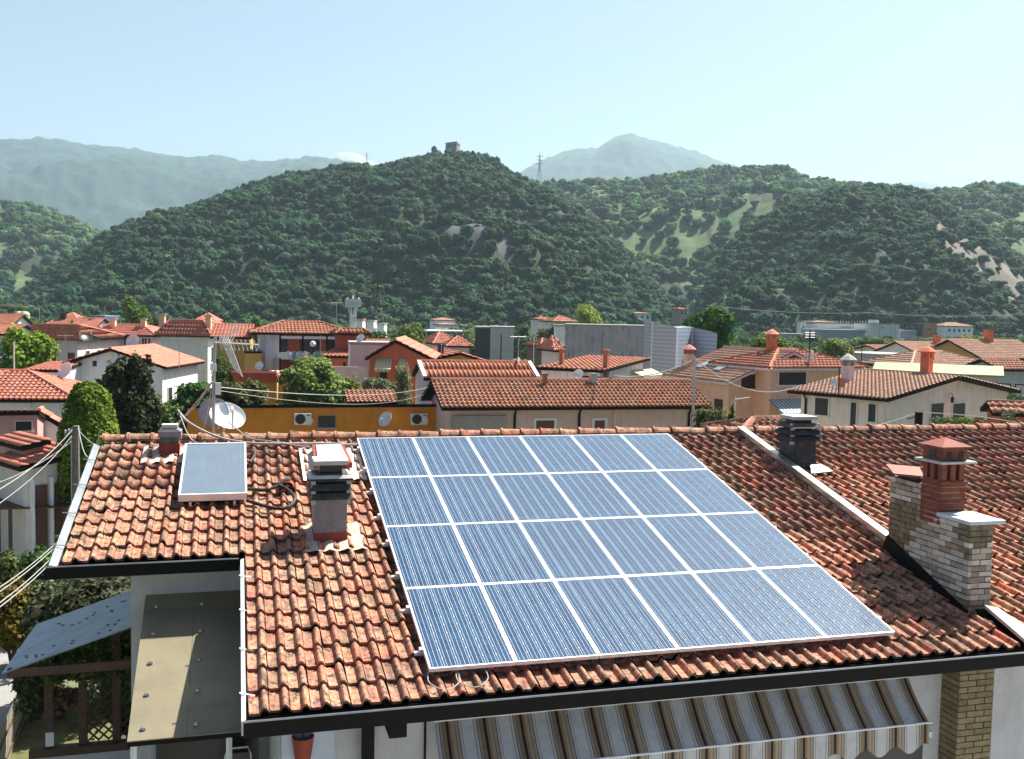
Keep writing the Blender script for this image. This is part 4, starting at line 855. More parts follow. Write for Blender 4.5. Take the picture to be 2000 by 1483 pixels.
for k in range(9): x = w_*k/9; MB().tube([(x, -.3, hh-2.6), (x+w_/18, -.3, hh-.4), (x+w_/9, -.3, hh-2.6)], .14, 4).build('truss', M_wmetal, t)
t, w_, hh = wblock('long_white_roof', 'long low white industrial roof left behind the red roofs', 'hall', 55, 155, 612, 420, 20, M_facw, top=M_wmetal)
wblock('blue_shed', 'bright blue low shed between trees behind the left roofs', 'shed', 178, 205, 618, 330, 12, mat('blue_sheet', (.05, .16, .42), .5))
wblock('white_store', 'plain white store right of the water tower foot', 'building', 716, 730, 628, 250, 6, W_white); wblock('white_store_low', 'second plain white store further right of the water tower', 'building', 736, 750, 634, 250, 6, W_white)
wblock('red_hut', 'little red roofed hut at the water tower foot', 'hut', 696, 708, 626, 240, 5, W_white, top=TM['red'])
wblock('white_gate_house', 'pale cube behind the umbrella trees left of the concrete hall', 'building', 1085, 1104, 638, 170, 6, W_white)
for k, px in enumerate((38, 48)):
    q = P(px, 608, 380); o = MB().lathe([(.01, 0), (1.9, 0), (1.9, 7.2), (1.4, 8), (.01, 8.3)], (q[0], q[1], q[2]-8.3), 18).build('storage_tank', mat('cream_tank', (.52, .50, .26), .5)); tag(o, ['pale yellow storage tank, the left one of the pair behind the pine', 'pale yellow storage tank, the right one of the pair behind the pine'][k], 'tank', 'storage tanks')
# water tower
q = P(689, 640, 235); wt = thing('water_tower', 'white water tower tank with faint lettering on a splayed steel frame', 'water tower', (q[0], q[1], 0)); s_ = 235/F_PX; zt = float(P(689, 584, 235)[2]); zb_ = float(P(689, 601, 235)[2])
MB().box(-14*s_, 9*s_, -1, 1.2, zb_, zt).build('tank', M_facw, wt); MB().box(9*s_, 15*s_, -.9, 1.3, zb_+.2, zt-.05).build('tank_end', M_wmetal, wt)
for x in (-11, 0, 11): MB().box((x-1.2)*s_, (x+1.6)*s_, -.4, .4, zt, zt+(.85 if x == 0 else .35)).build('top_hatch', M_wmetal, wt)
for x0, x1, x2 in ((-9, -5, -5), (-4, -2, -3), (4, 1, 2), (8, 5, 6)):
    for y in (-.8, .8): MB().tube([(x0*s_, y, zb_), (x1*s_, y, zb_-2.2), (x2*s_, y, 0)], .10, 5).build('leg', M_wmetal, wt)
MB().box(-6*s_, 7*s_, -.9, .9, zb_-2.3, zb_-2.1).build('cross_frame', M_wmetal, wt)
fc = bpy.data.curves.new('sign', 'FONT'); fc.body = 'ICOLOR'; fc.size = .95; fc.extrude = .02; fo = bpy.data.objects.new('tmp', fc); COL.objects.link(fo); bpy.context.view_layer.update()
me = bpy.data.meshes.new_from_object(fo.evaluated_get(bpy.context.evaluated_depsgraph_get())); bpy.data.objects.remove(fo); so_ = bpy.data.objects.new('lettering', me); COL.objects.link(so_); me.materials.clear(); me.materials.append(mat('faded_lettering', (.42, .46, .52), .6)); so_.parent = wt
so_.location = (-10*s_, -1.03, zb_+.7); so_.rotation_euler = (math.pi/2, 0, 0)
# castle tower
M_stone = mat('castle_stone', (.24, .23, .21), .95, var=.35, scale=.5, bump=.9, bscale=1.2, stain=.5)
q = P(884, 298, 745); ct = thing('castle_tower', 'ruined square stone tower on the summit of the wooded hill', 'tower', (q[0], q[1], q[2]-3), rad(-28)); 
MB().hexa([(-4.6, -4.6, -3), (4.6, -4.6, -3), (4.6, 4.6, -3), (-4.6, 4.6, -3)], [(-4.3, -4.3, 9.6), (4.3, -4.3, 10.6), (4.3, 4.3, 10.2), (-4.3, 4.3, 9.9)]).build('wall', M_stone, ct)
MB().box(-4.7, 4.7, -4.7, 4.7, 8.9, 9.4).build('cornice', M_stone, ct)
for x, z in ((-2.5, 6.5), (.2, 6.2), (2.4, 6.8), (1.2, 3)): MB().box(x, x+.9, -4.55, -4.4, z, z+1.4).build('opening', M_dark, ct)
# pylons
def pylon(label, px, yt, yb, D, M_metal=M_metal):
    b, t_ = P(px, yb, D), P(px, yt, D); h = float(t_[2]-b[2]); t = thing('pylon', label, 'pylon', tuple(b)); m_ = MB()
    for sx in (-1, 1):
        for sy in (-1, 1): m_.tube([(sx*h*.09, sy*h*.09, 0), (sx*h*.02, sy*h*.02, h*.6), (0, 0, h)], h*.006, 4)
    for k in range(8):
        z0, z1 = h*k/9, h*(k+1)/9; w0, w1 = h*(.09-.07*min(1, z0/(h*.6))), h*(.09-.07*min(1, z1/(h*.6)))
        for sy in (-1, 1): m_.tube([(-w0, sy*w0, z0), (w1, sy*w1, z1)], h*.004, 4); m_.tube([(w0, sy*w0, z0), (-w1, sy*w1, z1)], h*.004, 4)
    m_.build('lattice', M_metal, t)
    for z in (.68, .78, .88): MB().box(-h*.1, h*.1, -h*.006, h*.006, h*z, h*(z+.012)).build('cross_arm', M_metal, t)
pylon('tall lattice pylon on the saddle right of the castle hill', 1053, 298, 370, 1000)
pylon('faint lattice mast in front of the pale marble peak', 716, 296, 335, 1300)
pylon('slim dark lattice mast in front of the castle hill wood', 737, 540, 640, 270, M_blackm)
def streetpole(label, px, yt, yb, D, m_=M_wmetal, r=.07, arm=0):
    a, b = P(px, yb, D), P(px, yt, D); t = thing('pole', label, 'pole', (b[0], b[1], 0)); MB().tube([(0, 0, 0), (0, 0, float(b[2]))], r, 6, r*.6).build('shaft', m_, t)
    if arm: MB().tube([(0, 0, float(b[2])-.1), (arm, 0, float(b[2]))], r*.5, 5).build('arm', m_, t)
streetpole('dark slim post rising over the middle roofs', 979, 653, 706, 76, M_fascia); streetpole('white street pole in the greenery left of the concrete hall', 1043, 660, 700, 110)
streetpole('grey utility pole carrying wires between pink roof and peach villa', 1357, 697, 830, 47, M_metal, .11); streetpole('white mast in the hedge before the big round tree', 27, 668, 730, 62)
streetpole('short white lamp post before the peach villa wall', 1436, 776, 835, 46, M_wmetal, .04, .75); streetpole('dark post with a round white lamp before the apartment house', 611, 671, 700, 70, M_fascia)
streetpole('white lamp post before the wood far left', 77, 600, 625, 330); streetpole('white lamp post beside the blue shed', 205, 598, 625, 320); streetpole('tall dark aerial rod beside the green shed', 1684, 668, 715, 78, M_fascia, .05)
q = P(611, 672, 69.5); o = MB().lathe([(.01, -.22), (.16, -.16), (.22, 0), (.16, .16), (.01, .22)], tuple(q), 12).build('globe_lamp', M_wmetal); tag(o, 'round white globe lamp on the dark post before the balcony laundry', 'lamp')
for k, (px, ht_) in enumerate(((1745, .9), (1868, .5))):
    pass
# flower tubs on the terrace of the cream bungalow
for k, (px, c_, lab) in enumerate(((1830, 3, 'long planter of pale flowers, leftmost on the bungalow terrace'), (1851, 1, 'terracotta pot with white flowers beside the right door of the bungalow'), (1885, 1, 'wide terracotta pot with yellow flowers right of the small plaster figure'), (1913, 4, 'pot with red brown shrub at the right end of the bungalow terrace'))):
    q = P(px, 828, 46); t = thing('flower_pot', lab, 'flower pot', tuple(q-[0, 0, .35]), 0, 'flower pots on the bungalow terrace'); MB().lathe([(.01, 0), (.2, 0), (.3, .32), (.27, .32), (.2, .1)], (0, 0, 0), 12).build('pot', TM['red'], t)
    crown('plant', [(0, 0, .45, .38, .3, .22)], 220, .08, M_leaf[c_], t, k, 0)
# wooden pole in front of bungalow
q = P(1795, 805, 36); wp = thing('utility_pole', 'stubby dark wooden utility pole top in front of the cream bungalow', 'utility pole', (q[0], q[1], 0)); MB().tube([(0, 0, 0), (0, 0, float(q[2]))], .14, 8).build('shaft', M_fascia, wp); MB().tube([(-.5, 0, float(q[2])-.25), (.12, 0, float(q[2])-.1)], .03, 5).build('bracket', M_blackm, wp)

# ------------------------------------------------------------------ the near house
SL = rad(13.77); cs, sn = math.cos(SL), math.sin(SL)
def RP(x, t, h=0.0): return (x, -t*cs-h*sn, 7.9-t*sn+h*cs)        # t metres down the slope, h above the panel plane
M_stucco = mat('rough_white_stucco', (.60, .60, .60), .95, var=.1, scale=2, bump=.9, bscale=45, stain=.25, stain_col=(.25, .24, .22))
M_zinc = mat('zinc_sheet', (.45, .47, .47), .35, .8, var=.18, scale=4)
M_soot = mat('sooty_concrete', (.07, .07, .07), .9, var=.5, scale=7, bump=.6, stain=.5, stain_col=(.02, .02, .02)); M_cgrey = mat('chimney_grey', (.27, .26, .27), .9, var=.2, scale=7, bump=.5, stain=.4)
M_cpale = mat('chimney_pale', (.50, .50, .47), .85, var=.15, scale=5, bump=.4); M_mortar = mat('mortar_screed', (.56, .42, .34), .95, var=.3, scale=9, bump=.7, bscale=25)
M_redclay = mat('bright_clay', (.27, .04, .02), .7, var=.3, scale=9); M_rubber = mat('black_rubber', (.012, .012, .012), .6)
main = thing('tiled_house', 'near house under the wavy tiled roof that carries the solar panels', 'house', (0, 0, 0))
nb = thing('neighbour_house', 'adjoining house at the right whose tiled roof carries the tall brick chimney', 'house', (12.0, 0, 0))
nbo = np.array([12.0, 0, 0])
class NMB(MB):
    def build(s, name, m, parent=None, smooth=False, recentre=True):
        s.v = [(a-12.0, b, c) for a, b, c in s.v]; return MB.build(s, name, m, parent, smooth)
HP, T_E, T_L, T_R, TL, TW = -.17, 7.50, 3.981, -.32, .391, .2089
dk = MB(); dk.slab([RP(-1.93, T_E, HP-.03), RP(7.72, T_E, HP-.03), RP(7.72, T_R, HP-.03), RP(-1.93, T_R, HP-.03)], .16)
dk.slab([RP(-4.24, T_L, HP-.031), RP(-1.935, T_L, HP-.031), RP(-1.935, T_R, HP-.031), RP(-4.24, T_R, HP-.031)], .16)
roof = dk.build('roof', M_fascia, main)
bk = MB(); yr_ = RP(0, T_R, HP)[1]; zr_ = RP(0, T_R, HP)[2]
bk.slab([(-4.24, yr_+.01, zr_-.03), (7.72, yr_+.01, zr_-.03), (7.72, yr_+7, zr_-1.75), (-4.24, yr_+7, zr_-1.75)], .16); bk.build('rear_roof', TM['near'], main)
nroof = NMB().slab([RP(7.74, T_E, HP-.03), RP(17.8, T_E, HP-.03), RP(17.8, T_R, HP-.03), RP(7.74, T_R, HP-.03)], .16).build('roof', M_fascia, nb)
NMB().slab([(7.74, yr_+.01, zr_-.03), (17.8, yr_+.01, zr_-.03), (17.8, yr_+7, zr_-1.75), (7.74, yr_+7, zr_-1.75)], .16).build('rear_roof', TM['near'], nb)
# tiles: one mesh shape, 300 nearest of each roof as single objects, the rest joined
XS = np.array([0, .05, .14, .54, .585, .64, .71, .80, .90, 1.0]); ZS = np.array([.026, .006, 0, 0, .026, .049, .061, .059, .037, .005])
def tile_mesh(name, m):
    b = MB(); k = len(XS); vs = [(x*TW*1.0, 0, z+.044) for x, z in zip(XS, ZS)]+[(x*TW, TL*1.06, z) for x, z in zip(XS, ZS)]+[(x*TW, .008, z+.006) for x, z in zip(XS, ZS)]
    fs = [(i, i+1, k+i+1, k+i) for i in range(k-1)]+[(2*k+i, 2*k+i+1, i+1, i) for i in range(k-1)]
    b.add(vs, fs); me = bpy.data.meshes.new(name); me.from_pydata(b.v, [], b.f); me.materials.append(m); return me, np.array(vs), np.array(fs)
tm_, TV, TF = tile_mesh('roof_tile', TM['near'])
def lay(cells, parent, off, nmax=300, visible=lambda x, t: True):
    rg = np.random.default_rng(11)
    cells = sorted(cells, key=lambda c: (0 if visible(c[0], c[1]) else 1000)+np.linalg.norm(np.array(RP(c[0], c[1], HP))-CAM))
    for k, (x, t) in enumerate(cells[:nmax]):
        o = bpy.data.objects.new('roof_tile', tm_); COL.objects.link(o); o.parent = parent
        sl = rg.random() < .05; p = RP(x+rg.normal(0, .0035), t+rg.normal(0, .008)+(.045 if sl else 0), HP+rg.random()*.008); o.location = (p[0]-off, p[1], p[2]); o.rotation_euler = (SL+rg.normal(0, .006), rg.normal(0, .012), rg.normal(0, .035 if sl else .012))
    rest = cells[nmax:]; V = []; Q = []; T = []
    for x, t in rest:
        a = TV+[rg.normal(0, .0025), 0, rg.random()*.007]; th = t+rg.normal(0, .006); rz = rg.normal(0, .01)
        xx = x+a[:, 0]-a[:, 1]*rz; tt = th-a[:, 1]-a[:, 0]*rz; P3 = np.stack([xx-off, -tt*cs-(HP+a[:, 2])*sn, 7.9-tt*sn+(HP+a[:, 2])*cs], 1)
        Q.append(TF+len(V)*len(TV)); V.append(P3); T.append(np.full(len(TV), rg.random()))
    o = npmesh('roof_tiles', np.concatenate(V), np.concatenate(Q), TM['near'], parent, np.concatenate(T)); o['kind'] = 'stuff'
cells = [(-1.93+i*TW, T_E-j*TL) for j in range(20) for i in range(46)]+[(-1.93-(i+1)*TW, T_E-j*TL) for j in range(9, 20) for i in range(11)]
lay(cells, roof, 0, visible=lambda x, t: not (-.2 < x < 6.0 and t < 7.2))
lay([(7.92+i*TW, T_E-j*TL) for j in range(20) for i in range(47)], nroof, 12.0)
# ridge caps
def ridge(x0, x1, parent, off):
    x = x0; k = 0; rg = random.Random(5); me = {}
    b = MB(); n = 9; prof = []
    for xx, r in ((0, .15), (.05, .15), (.055, .132), (.42, .112)): prof.append([(xx, r*math.cos(math.pi*i/(n-1)), r*math.sin(math.pi*i/(n-1))) for i in range(n)])
    b.add([p for q in prof for p in q], [(j*n+i, (j+1)*n+i, (j+1)*n+i+1, j*n+i+1) for j in range(3) for i in range(n-1)]+[tuple(range(n-1, -1, -1))])
    me = bpy.data.meshes.new('ridge_cap'); me.from_pydata(b.v, [], b.f); me.materials.append(TM['near'])
    while x < x1:
        o = bpy.data.objects.new('ridge_cap', me); COL.objects.link(o); o.parent = parent; o.location = (x-off, yr_+rg.uniform(-.012, .012), zr_+.035+rg.uniform(-.012, .012)); o.rotation_euler = (0, rg.uniform(-.03, .0), rg.uniform(-.03, .03)); x += .388
ridge(-4.24, 7.6, roof, 0); ridge(7.7, 17.6, nroof, 12.0)
MB().tube([(-4.2, yr_-.13, zr_-.02), (7.7, yr_-.13, zr_-.02)], .035, 5).build('ridge_mortar', M_mortar, roof)
# gutters
def gutter(p0, p1, w, h, out, name='gutter', parent=main, m=M_fascia, lip=M_zinc):
    p0, p1 = Vector(p0), Vector(p1); d = (p1-p0); o = Vector(out).normalized(); up = Vector((0, 0, 1)); pf = [(0, 0), (0, -h), (w, -h), (w, .01), (w-.012, .01), (w-.012, -h+.012), (.012, -h+.012), (.012, 0)]
    b = MB(); a = [p0+o*x+up*z for x, z in pf]; n = len(a); b.add(a+[q+d for q in a], [(i, (i+1) % n, (i+1) % n+n, i+n) for i in range(n)]); g_ = b.build(name, m, parent)
    b2 = MB(); b2.tube([p0+o*(w-.004)+up*.012, p1+o*(w-.004)+up*.012], .011, 6); b2.build('bead', lip, g_); return g_
eL = RP(0, T_L+.02, HP-.06); eE = RP(0, T_E+.02, HP-.06)
gutter((-4.42, eL[1], eL[2]+.06), (-2.02, eL[1], eL[2]+.06), .13, .15, (0, -1, 0)); gutter((-1.98, eE[1], eE[2]+.06), (9.9, eE[1]-.02, eE[2]+.06), .13, .16, (0, -1, 0))
b = MB(); b.add([RP(-4.36, T_L+.1, HP+.06), RP(-4.26, T_L+.1, HP+.03), RP(-4.26, T_R+.12, HP+.03), RP(-4.36, T_R+.12, HP+.06)]+[RP(-4.36, T_L+.1, HP-.1), RP(-4.26, T_L+.1, HP-.1), RP(-4.26, T_R+.12, HP-.1), RP(-4.36, T_R+.12, HP-.1)], [(0, 1, 2, 3), (7, 6, 5, 4), (0, 4, 5, 1), (3, 7, 4, 0), (2, 6, 7, 3), (1, 5, 6, 2)]); vg = b.build('verge_flashing', M_zinc, main)
for k in range(4): MB().tube([RP(-4.43, .55+k*1.0, HP+.08), RP(-4.2, .58+k*1.0, HP+.07)], .008, 4).build('clip', M_zinc, vg)
b = MB(); b.add([RP(-2.00, T_E+.1, HP+.03), RP(-1.955, T_E+.1, HP+.05), RP(-1.955, T_L+.14, HP+.05), RP(-2.00, T_L+.14, HP+.03), RP(-2.00, T_E+.1, HP-.14), RP(-1.955, T_E+.1, HP-.14), RP(-1.955, T_L+.14, HP-.14), RP(-2.00, T_L+.14, HP-.14)], [(0, 1, 2, 3), (7, 6, 5, 4), (0, 4, 5, 1), (3, 7, 4, 0), (2, 6, 7, 3), (1, 5, 6, 2)]); ig = b.build('side_gutter', M_wmetal, main)
for k in range(4): MB().tube([RP(-2.02, 4.6+k*.85, HP+.06), RP(-1.86, 4.63+k*.85, HP+.03)], .010, 4).build('clip', M_wmetal, ig)
# walls
wl = MB(); wl.box(-3.43, -1.6, -3.42, 7.0, 0, 6.68); wl.box(-1.6, 7.6, -6.82, 7.0, 0, 5.93); wl.build('wall', M_stucco, main); NMB().box(7.62, 17.2, -6.82, 7.0, 0, 5.93).build('wall', M_stucco, nb)
sf = MB(); sf.box(-4.3, -1.62, -3.85, -3.43, 6.60, 6.66); sf.box(-1.9, 9.9, -7.25, -6.83, 5.83, 5.88); sf.build('soffit', M_conc, main)
MB().box(-.72, -.60, -7.0, -6.83, 3, 5.8).build('downpipe', M_fascia, main); MB().box(-.47, -.28, -7.2, -6.83, 5.56, 5.83).build('beam_end', M_fascia, main)
MB().box(-.02, .0, -6.86, -6.82, 3, 5.8).build('wall_joint', M_fascia, main); MB().box(-3.2, -1.62, -3.50, -3.42, 5.05, 5.95).build('window', M_dark, main)
MB().box(-3.1, -1.75, -3.6, -3.43, 0, 4.6).build('door', M_dark, main)
# brick pier under the eave
bm1 = [mat('pier_brick_a', (.24, .19, .10), .9, var=.3, scale=9, bump=.4), mat('pier_brick_b', (.19, .145, .075), .9, var=.3, scale=9, bump=.4)]
pier = thing('brick_pier', 'brown brick pier standing against the pale wall under the right end of the eave', 'pier', (7.15, -7.0, 0)); MB().box(-.26, .27, -.13, .18, 0, 5.8).build('core', M_mortar if False else mat('dark_joint', (.05, .045, .04), .95), pier)
rr = random.Random(2)
for k in range(22):
    z = 5.8-(k+1)*.081; of = .13 if k % 2 else 0
    for x0, x1 in (((-.27, -.01), (.0, .27)) if k % 2 else ((-.27, -.14), (-.13, .13), (.14, .27))): MB().box(x0, x1-.008, -.145, -.06, z, z+.069).build('brick', bm1[rr.random() < .4], pier)
    for y0, y1 in (((-.12, .03), (.04, .18)) if k % 2 else ((-.12, .18),)): MB().box(-.275, -.2, y0, y1, z, z+.069).build('brick', bm1[rr.random() < .4], pier)
# flashing strip between the roofs
b = NMB(); b.slab([RP(7.66, 4.86, .035), RP(7.80, 4.86, .04), RP(7.80, -.25, .04), RP(7.66, -.25, .035)], .13); b.build('party_flashing', M_zinc, nroof)
b = NMB(); b.slab([RP(7.72, 7.55, -.02), RP(8.02, 7.75, -.01), RP(7.96, 6.75, -.02), RP(7.76, 6.72, .02)], .05); b.build('valley_sheet', mat('pale_lead_sheet', (.36, .38, .38), .5, .2, var=.15, bump=.4, bscale=9), nroof)
# grey louvred chimney
def chimney(name, label, x0, x1, y0, y1, zb, zt, mb_, base_m, louv, lid, lid_m, sheet=None, off=0.0, parent=main, lm=M_soot):
    K = NMB if off else MB; c = K().box(x0, x1, y0, y1, zb, zt).build('chimney', mb_, parent); c['label'] = label
    K().box(x0-.012, x1+.012, y0-.012, y1+.012, zb-.05, zb+.27).build('base_course', base_m, c)
    cx, cy = (x0+x1)/2, (y0+y1)/2; hx, hy = (x1-x0)/2, (y1-y0)/2
    K().box(cx-hx*.7, cx+hx*.7, cy-hy*.7, cy+hy*.7, zt-.05, lid).build('flue', M_dark, c)
    for z, ov in louv:
        b = K(); a0 = [(cx+sx*(hx+ov), cy+sy*(hy+ov), z) for sx, sy in ((-1, -1), (1, -1), (1, 1), (-1, 1))]; a1 = [(cx+sx*(hx+.01), cy+sy*(hy+.01), z+.085) for sx, sy in ((-1, -1), (1, -1), (1, 1), (-1, 1))]
        b.hexa(a0, a1); b.build('louvre', lm, c)
        for sx in (-1, 1): K().box(cx+sx*(hx+.02)-.03, cx+sx*(hx+.02)+.03, cy-hy-.02, cy-hy+.05, z-.07, z+.08).build('bracket', lid_m, c)
    K().box(cx-hx*1.05, cx+hx*1.05, cy-hy*1.05, cy+hy*1.05, lid, lid+.06).build('chimney_cap', lid_m, c)
    return c
cg = chimney('chimney', 'grey rendered chimney with black louvres beside the roof window', -1.0, -.55, -3.62, -3.16, 6.75, 7.50, M_cgrey, M_redclay, ((7.50, .07), (7.63, .08), (7.77, .09)), 7.98, M_cpale)
b = MB(); b.hexa([(-1.09, -3.70, 7.80), (-.46, -3.70, 7.80), (-.46, -3.08, 7.80), (-1.09, -3.08, 7.80)], [(-1.05, -3.66, 7.84), (-.50, -3.66, 7.84), (-.50, -3.12, 7.84), (-1.05, -3.12, 7.84)]); b.build('cap_tray', M_cpale, cg)
def sheet(x0, x1, t0, t1, m, parent, h=-.10, seed=1, off=0):
    """crumpled flashing laid over the waves"""
    nx, ny = 14, 8; V = []
    for j in range(ny):
        for i in range(nx):
            x = x0+(x1-x0)*i/(nx-1)+.02*mnoise.noise(Vector((j, seed, i*.3))); t = t0+(t1-t0)*j/(ny-1)+.03*mnoise.noise(Vector((i*.9, seed, j)))
            p = RP(x, t, h+.022*math.sin(x/TW*2*math.pi)+.02*mnoise.noise(Vector((x*9, t*9, seed)))); V.append((p[0]-off, p[1], p[2]))
    return npmesh('flashing', V, [(j*nx+i, (j+1)*nx+i, (j+1)*nx+i+1, j*nx+i+1) for j in range(ny-1) for i in range(nx-1)], m, parent)
sheet(-1.14, -.30, 3.20, 4.05, M_mortar, cg, seed=3); M_whitef = mat('white_bitumen_flashing', (.70, .68, .64), .6, var=.12, scale=12, bump=.8, bscale=18)
# roof window
rw = MB(); rw.slab([RP(-.82, 1.18, .02), RP(-.20, 1.18, .02), RP(-.26, .34, .02), RP(-.80, .34, .02)], .10); rwo = rw.build('roof_window', M_redclay, main); MB().slab([RP(-.76, 1.12, .045), RP(-.26, 1.12, .045), RP(-.32, .41, .045), RP(-.74, .41, .045)], .03).build('dome_glass', mat('milky_dome', (.55, .6, .62), .25, var=.1, scale=8), rwo)
sheet(-1.02, .0, .22, 1.62, M_whitef, rwo, seed=6)
# small chimney left and sooty one on the right
cl = chimney('chimney', 'short mossy concrete chimney near the left end of the ridge', -3.28, -2.98, -.32, -.03, 7.62, 8.02, mat('dark_mossy_concrete', (.12, .12, .11), .9, var=.4, scale=9, bump=.6), M_redclay, (), 8.06, M_cgrey); MB().box(-3.30, -2.94, -.36, .0, 8.0, 8.1).build('collar', M_cgrey, cl); MB().box(-3.25, -3.0, -.28, -.06, 8.14, 8.2).build('top_plate', M_cpale, cl)
sheet(-3.55, -2.75, .0, .72, M_mortar, cl, seed=2)
cb = chimney('chimney', 'soot blackened chimney with three louvre rings on the neighbouring roof near the ridge', 7.86, 8.34, -1.5, -1.03, 7.3, 7.93, M_soot, M_soot, ((7.92, .09), (8.04, .1), (8.16, .09)), 8.31, M_cpale, off=12, parent=nb)
NMB().slab([RP(8.02, 1.95, -.06), RP(8.5, 1.9, -.05), RP(8.44, 1.6, -.04), RP(8.2, 1.6, -.04)], .03).build('flashing', M_zinc, cb)
# big brick chimney
MBR = [mat('chimney_brick_pale', (.48, .43, .35), .9, var=.2, scale=8, bump=.5), mat('chimney_brick_white', (.62, .58, .50), .9, var=.15, scale=8, bump=.5), mat('chimney_brick_mossy', (.20, .17, .10), .95, var=.5, scale=9, bump=.6), mat('chimney_brick_pink', (.34, .27, .20), .9, var=.25, scale=8, bump=.5)]
M_joint = mat('sooty_joint', (.055, .05, .045), .95, var=.3, scale=9)
bc_ = thing('brick_chimney', 'large stepped chimney of pale and red brick with clay cowl on the right roof', 'chimney', (7.77, -5.5, 6.0)); bo = np.array([7.77, -5.5, 6.0])
class BMB(MB):
    def build(s, name, m, parent=None, smooth=False, recentre=True):
        s.v = [(a-bo[0], b-bo[1], c-bo[2]) for a, b, c in s.v]; return MB.build(s, name, m, parent, smooth)
X0, X1, YF, YB, YS, ZF, ZB = 7.58, 7.97, -6.40, -4.68, -5.38, 7.41, 7.80
c = BMB(); c.poly([(X0+.008, YF+.008, 5.7), (X0+.008, YF+.008, ZF-.004), (X0+.008, YS, ZF-.004), (X0+.008, YS, ZB-.01), (X0+.008, YB-.008, ZB-.01), (X0+.008, YB-.008, 5.7)], X1-X0-.016, (1, 0, 0)); c.build('core', M_joint, bc_)
rr = random.Random(9)
def brick(x0, x1, y0, y1, z0, z1, ms):
    j = lambda: rr.uniform(-.0045, .0045)
    dirt = mnoise.noise(Vector((x0*1.5+3, y0*1.6, z0*1.8)))
    m = ms[2] if (len(ms) > 2 and dirt+rr.uniform(-.15, .15) > .12) else ms[rr.choice([0, 0, 1, 1, 3][:len(ms)+1])] if len(ms) > 2 else rr.choice(ms)
    BMB().box(x0+j(), x1+j(), y0+j(), y1+j(), z0+j(), z1+j()).build('brick', m, bc_)
CH = .0805; k = 0; z = ZB-CH
while z > 5.95:
    stepped = z > ZF-CH+.01; ya = YS if stepped else YF; y = YB; of = (k % 2)*.125
    roofz = lambda yy: 7.9+yy*math.tan(SL)-.15
    yy = YB-.0; cuts = [YB]
    p = YB-(.25 if k % 2 else .125)
    while p > ya+.06: cuts.append(p); p -= .25
    cuts.append(ya)
    for a, b_ in zip(cuts[:-1], cuts[1:]):
        if z+CH > roofz(a): brick(X0, X0+.05, b_+(.011 if b_ != ya else 0), a, z, z+CH-.013, MBR)
    if not stepped:
        cu = [X0+.052, X0+.19, X1] if k % 2 else [X0+.052, X0+.052+.235, X1]
        if z+CH > roofz(YF): 
            for a, b_ in zip(cu[:-1], cu[1:]): brick(a, b_-.011, YF, YF+.05, z, z+CH-.013, MBR)
    for a, b_ in ((YB, YB-.5), (YB-.51, YB-1.0), (YB-1.01, ya)):
        if z > roofz(b_)-.1 and b_ > ya-.01: brick(X1-.05, X1, b_+.011, a, z, z+CH-.013, MBR)
    z -= CH; k += 1
BMB().poly([(X0-.03, YF-.03, 0), (X1+.05, YF-.03, 0), (X1+.05, YF-.03, 0)][:0] or [(X0-.02, YF-.03, 6.05), (X1+.02, YF-.03, 6.05), (X1+.02, YF-.03, 6.22), (X0-.02, YF-.03, 6.22)], .06, (0, 1, 0)).build('base_flashing', M_fascia, bc_)
b = BMB(); b.slab([(X0-.03, YF-.03, 6.05+.17), (X0-.005, YF-.03, 6.05+.17), (X0-.005, YB, 6.88), (X0-.03, YB, 6.88)], .22); b.build('side_flashing', M_fascia, bc_)
b = BMB(); b.box(7.50, 8.08, -6.48, -5.82, ZF, ZF+.05); b.build('capping_slab', mat('pale_blue_stone', (.52, .56, .62), .6, var=.15, scale=9), bc_)
# red stack
RB = [mat('stack_brick_red', (.20, .04, .022), .85, var=.35, scale=12, bump=.5), mat('stack_brick_orange', (.20, .055, .03), .85, var=.3, scale=12, bump=.5)]; SY0, SY1 = -5.80, -5.38; SX0, SX1 = 7.575, 7.985
BMB().box(SX0+.008, SX1-.008, SY0+.008, SY1-.008, 7.2, 7.90).build('stack_core', mat('ochre_mortar', (.42, .32, .18), .9), bc_); z = 7.27; k = 0
while z < 7.86:
    for a, b_ in (((0, .19), (.2, .41)) if k % 2 else ((0, .10), (.11, .31), (.32, .41))):
        brick(SX0+a, SX0+b_, SY0, SY0+.05, z, z+.064, RB); brick(SX0+a, SX0+b_, SY1-.05, SY1, z, z+.064, RB)
        brick(SX0-.002, SX0+.05, SY0+a+.003, SY0+b_, z, z+.064, RB); brick(SX1-.05, SX1+.002, SY0+a+.003, SY0+b_, z, z+.064, RB)
    z += .077; k += 1
mr = mat('dark_terracotta', (.20, .06, .035), .85, var=.4, scale=10, bump=.5)
for fx in (0, .37, .74): 
    for fy in (0, .74):
        BMB().box(SX0+fx*.4, SX0+fx*.4+.085, SY0+fy*.42, SY0+fy*.42+.085, 7.885, 8.15).build('cowl_post', mr, bc_)
BMB().box(SX0+.0, SX0+.085, SY0+.16, SY0+.25, 7.885, 8.15).build('cowl_post', mr, bc_); BMB().box(SX0+.12, SX1-.12, SY0+.12, SY1-.12, 7.88, 8.2).build('flue', M_dark, bc_)
BMB().box(SX0-.02, SX1+.02, SY0-.02, SY1+.02, 7.865, 7.889).build('ledge', mr, bc_); BMB().box(SX0-.09, SX1+.11, SY0-.09, SY1+.06, 8.15, 8.18).build('ring_slab', M_cpale, bc_)
b = BMB(); b.box(SX0+.0, SX1, SY0, SY1, 8.18, 8.37); b.build('cowl_box', mr, bc_)
for x in (SX0+.06, SX0+.26): BMB().box(x, x+.09, SY0-.004, SY0, 8.22, 8.32).build('cowl_opening', M_dark, bc_)
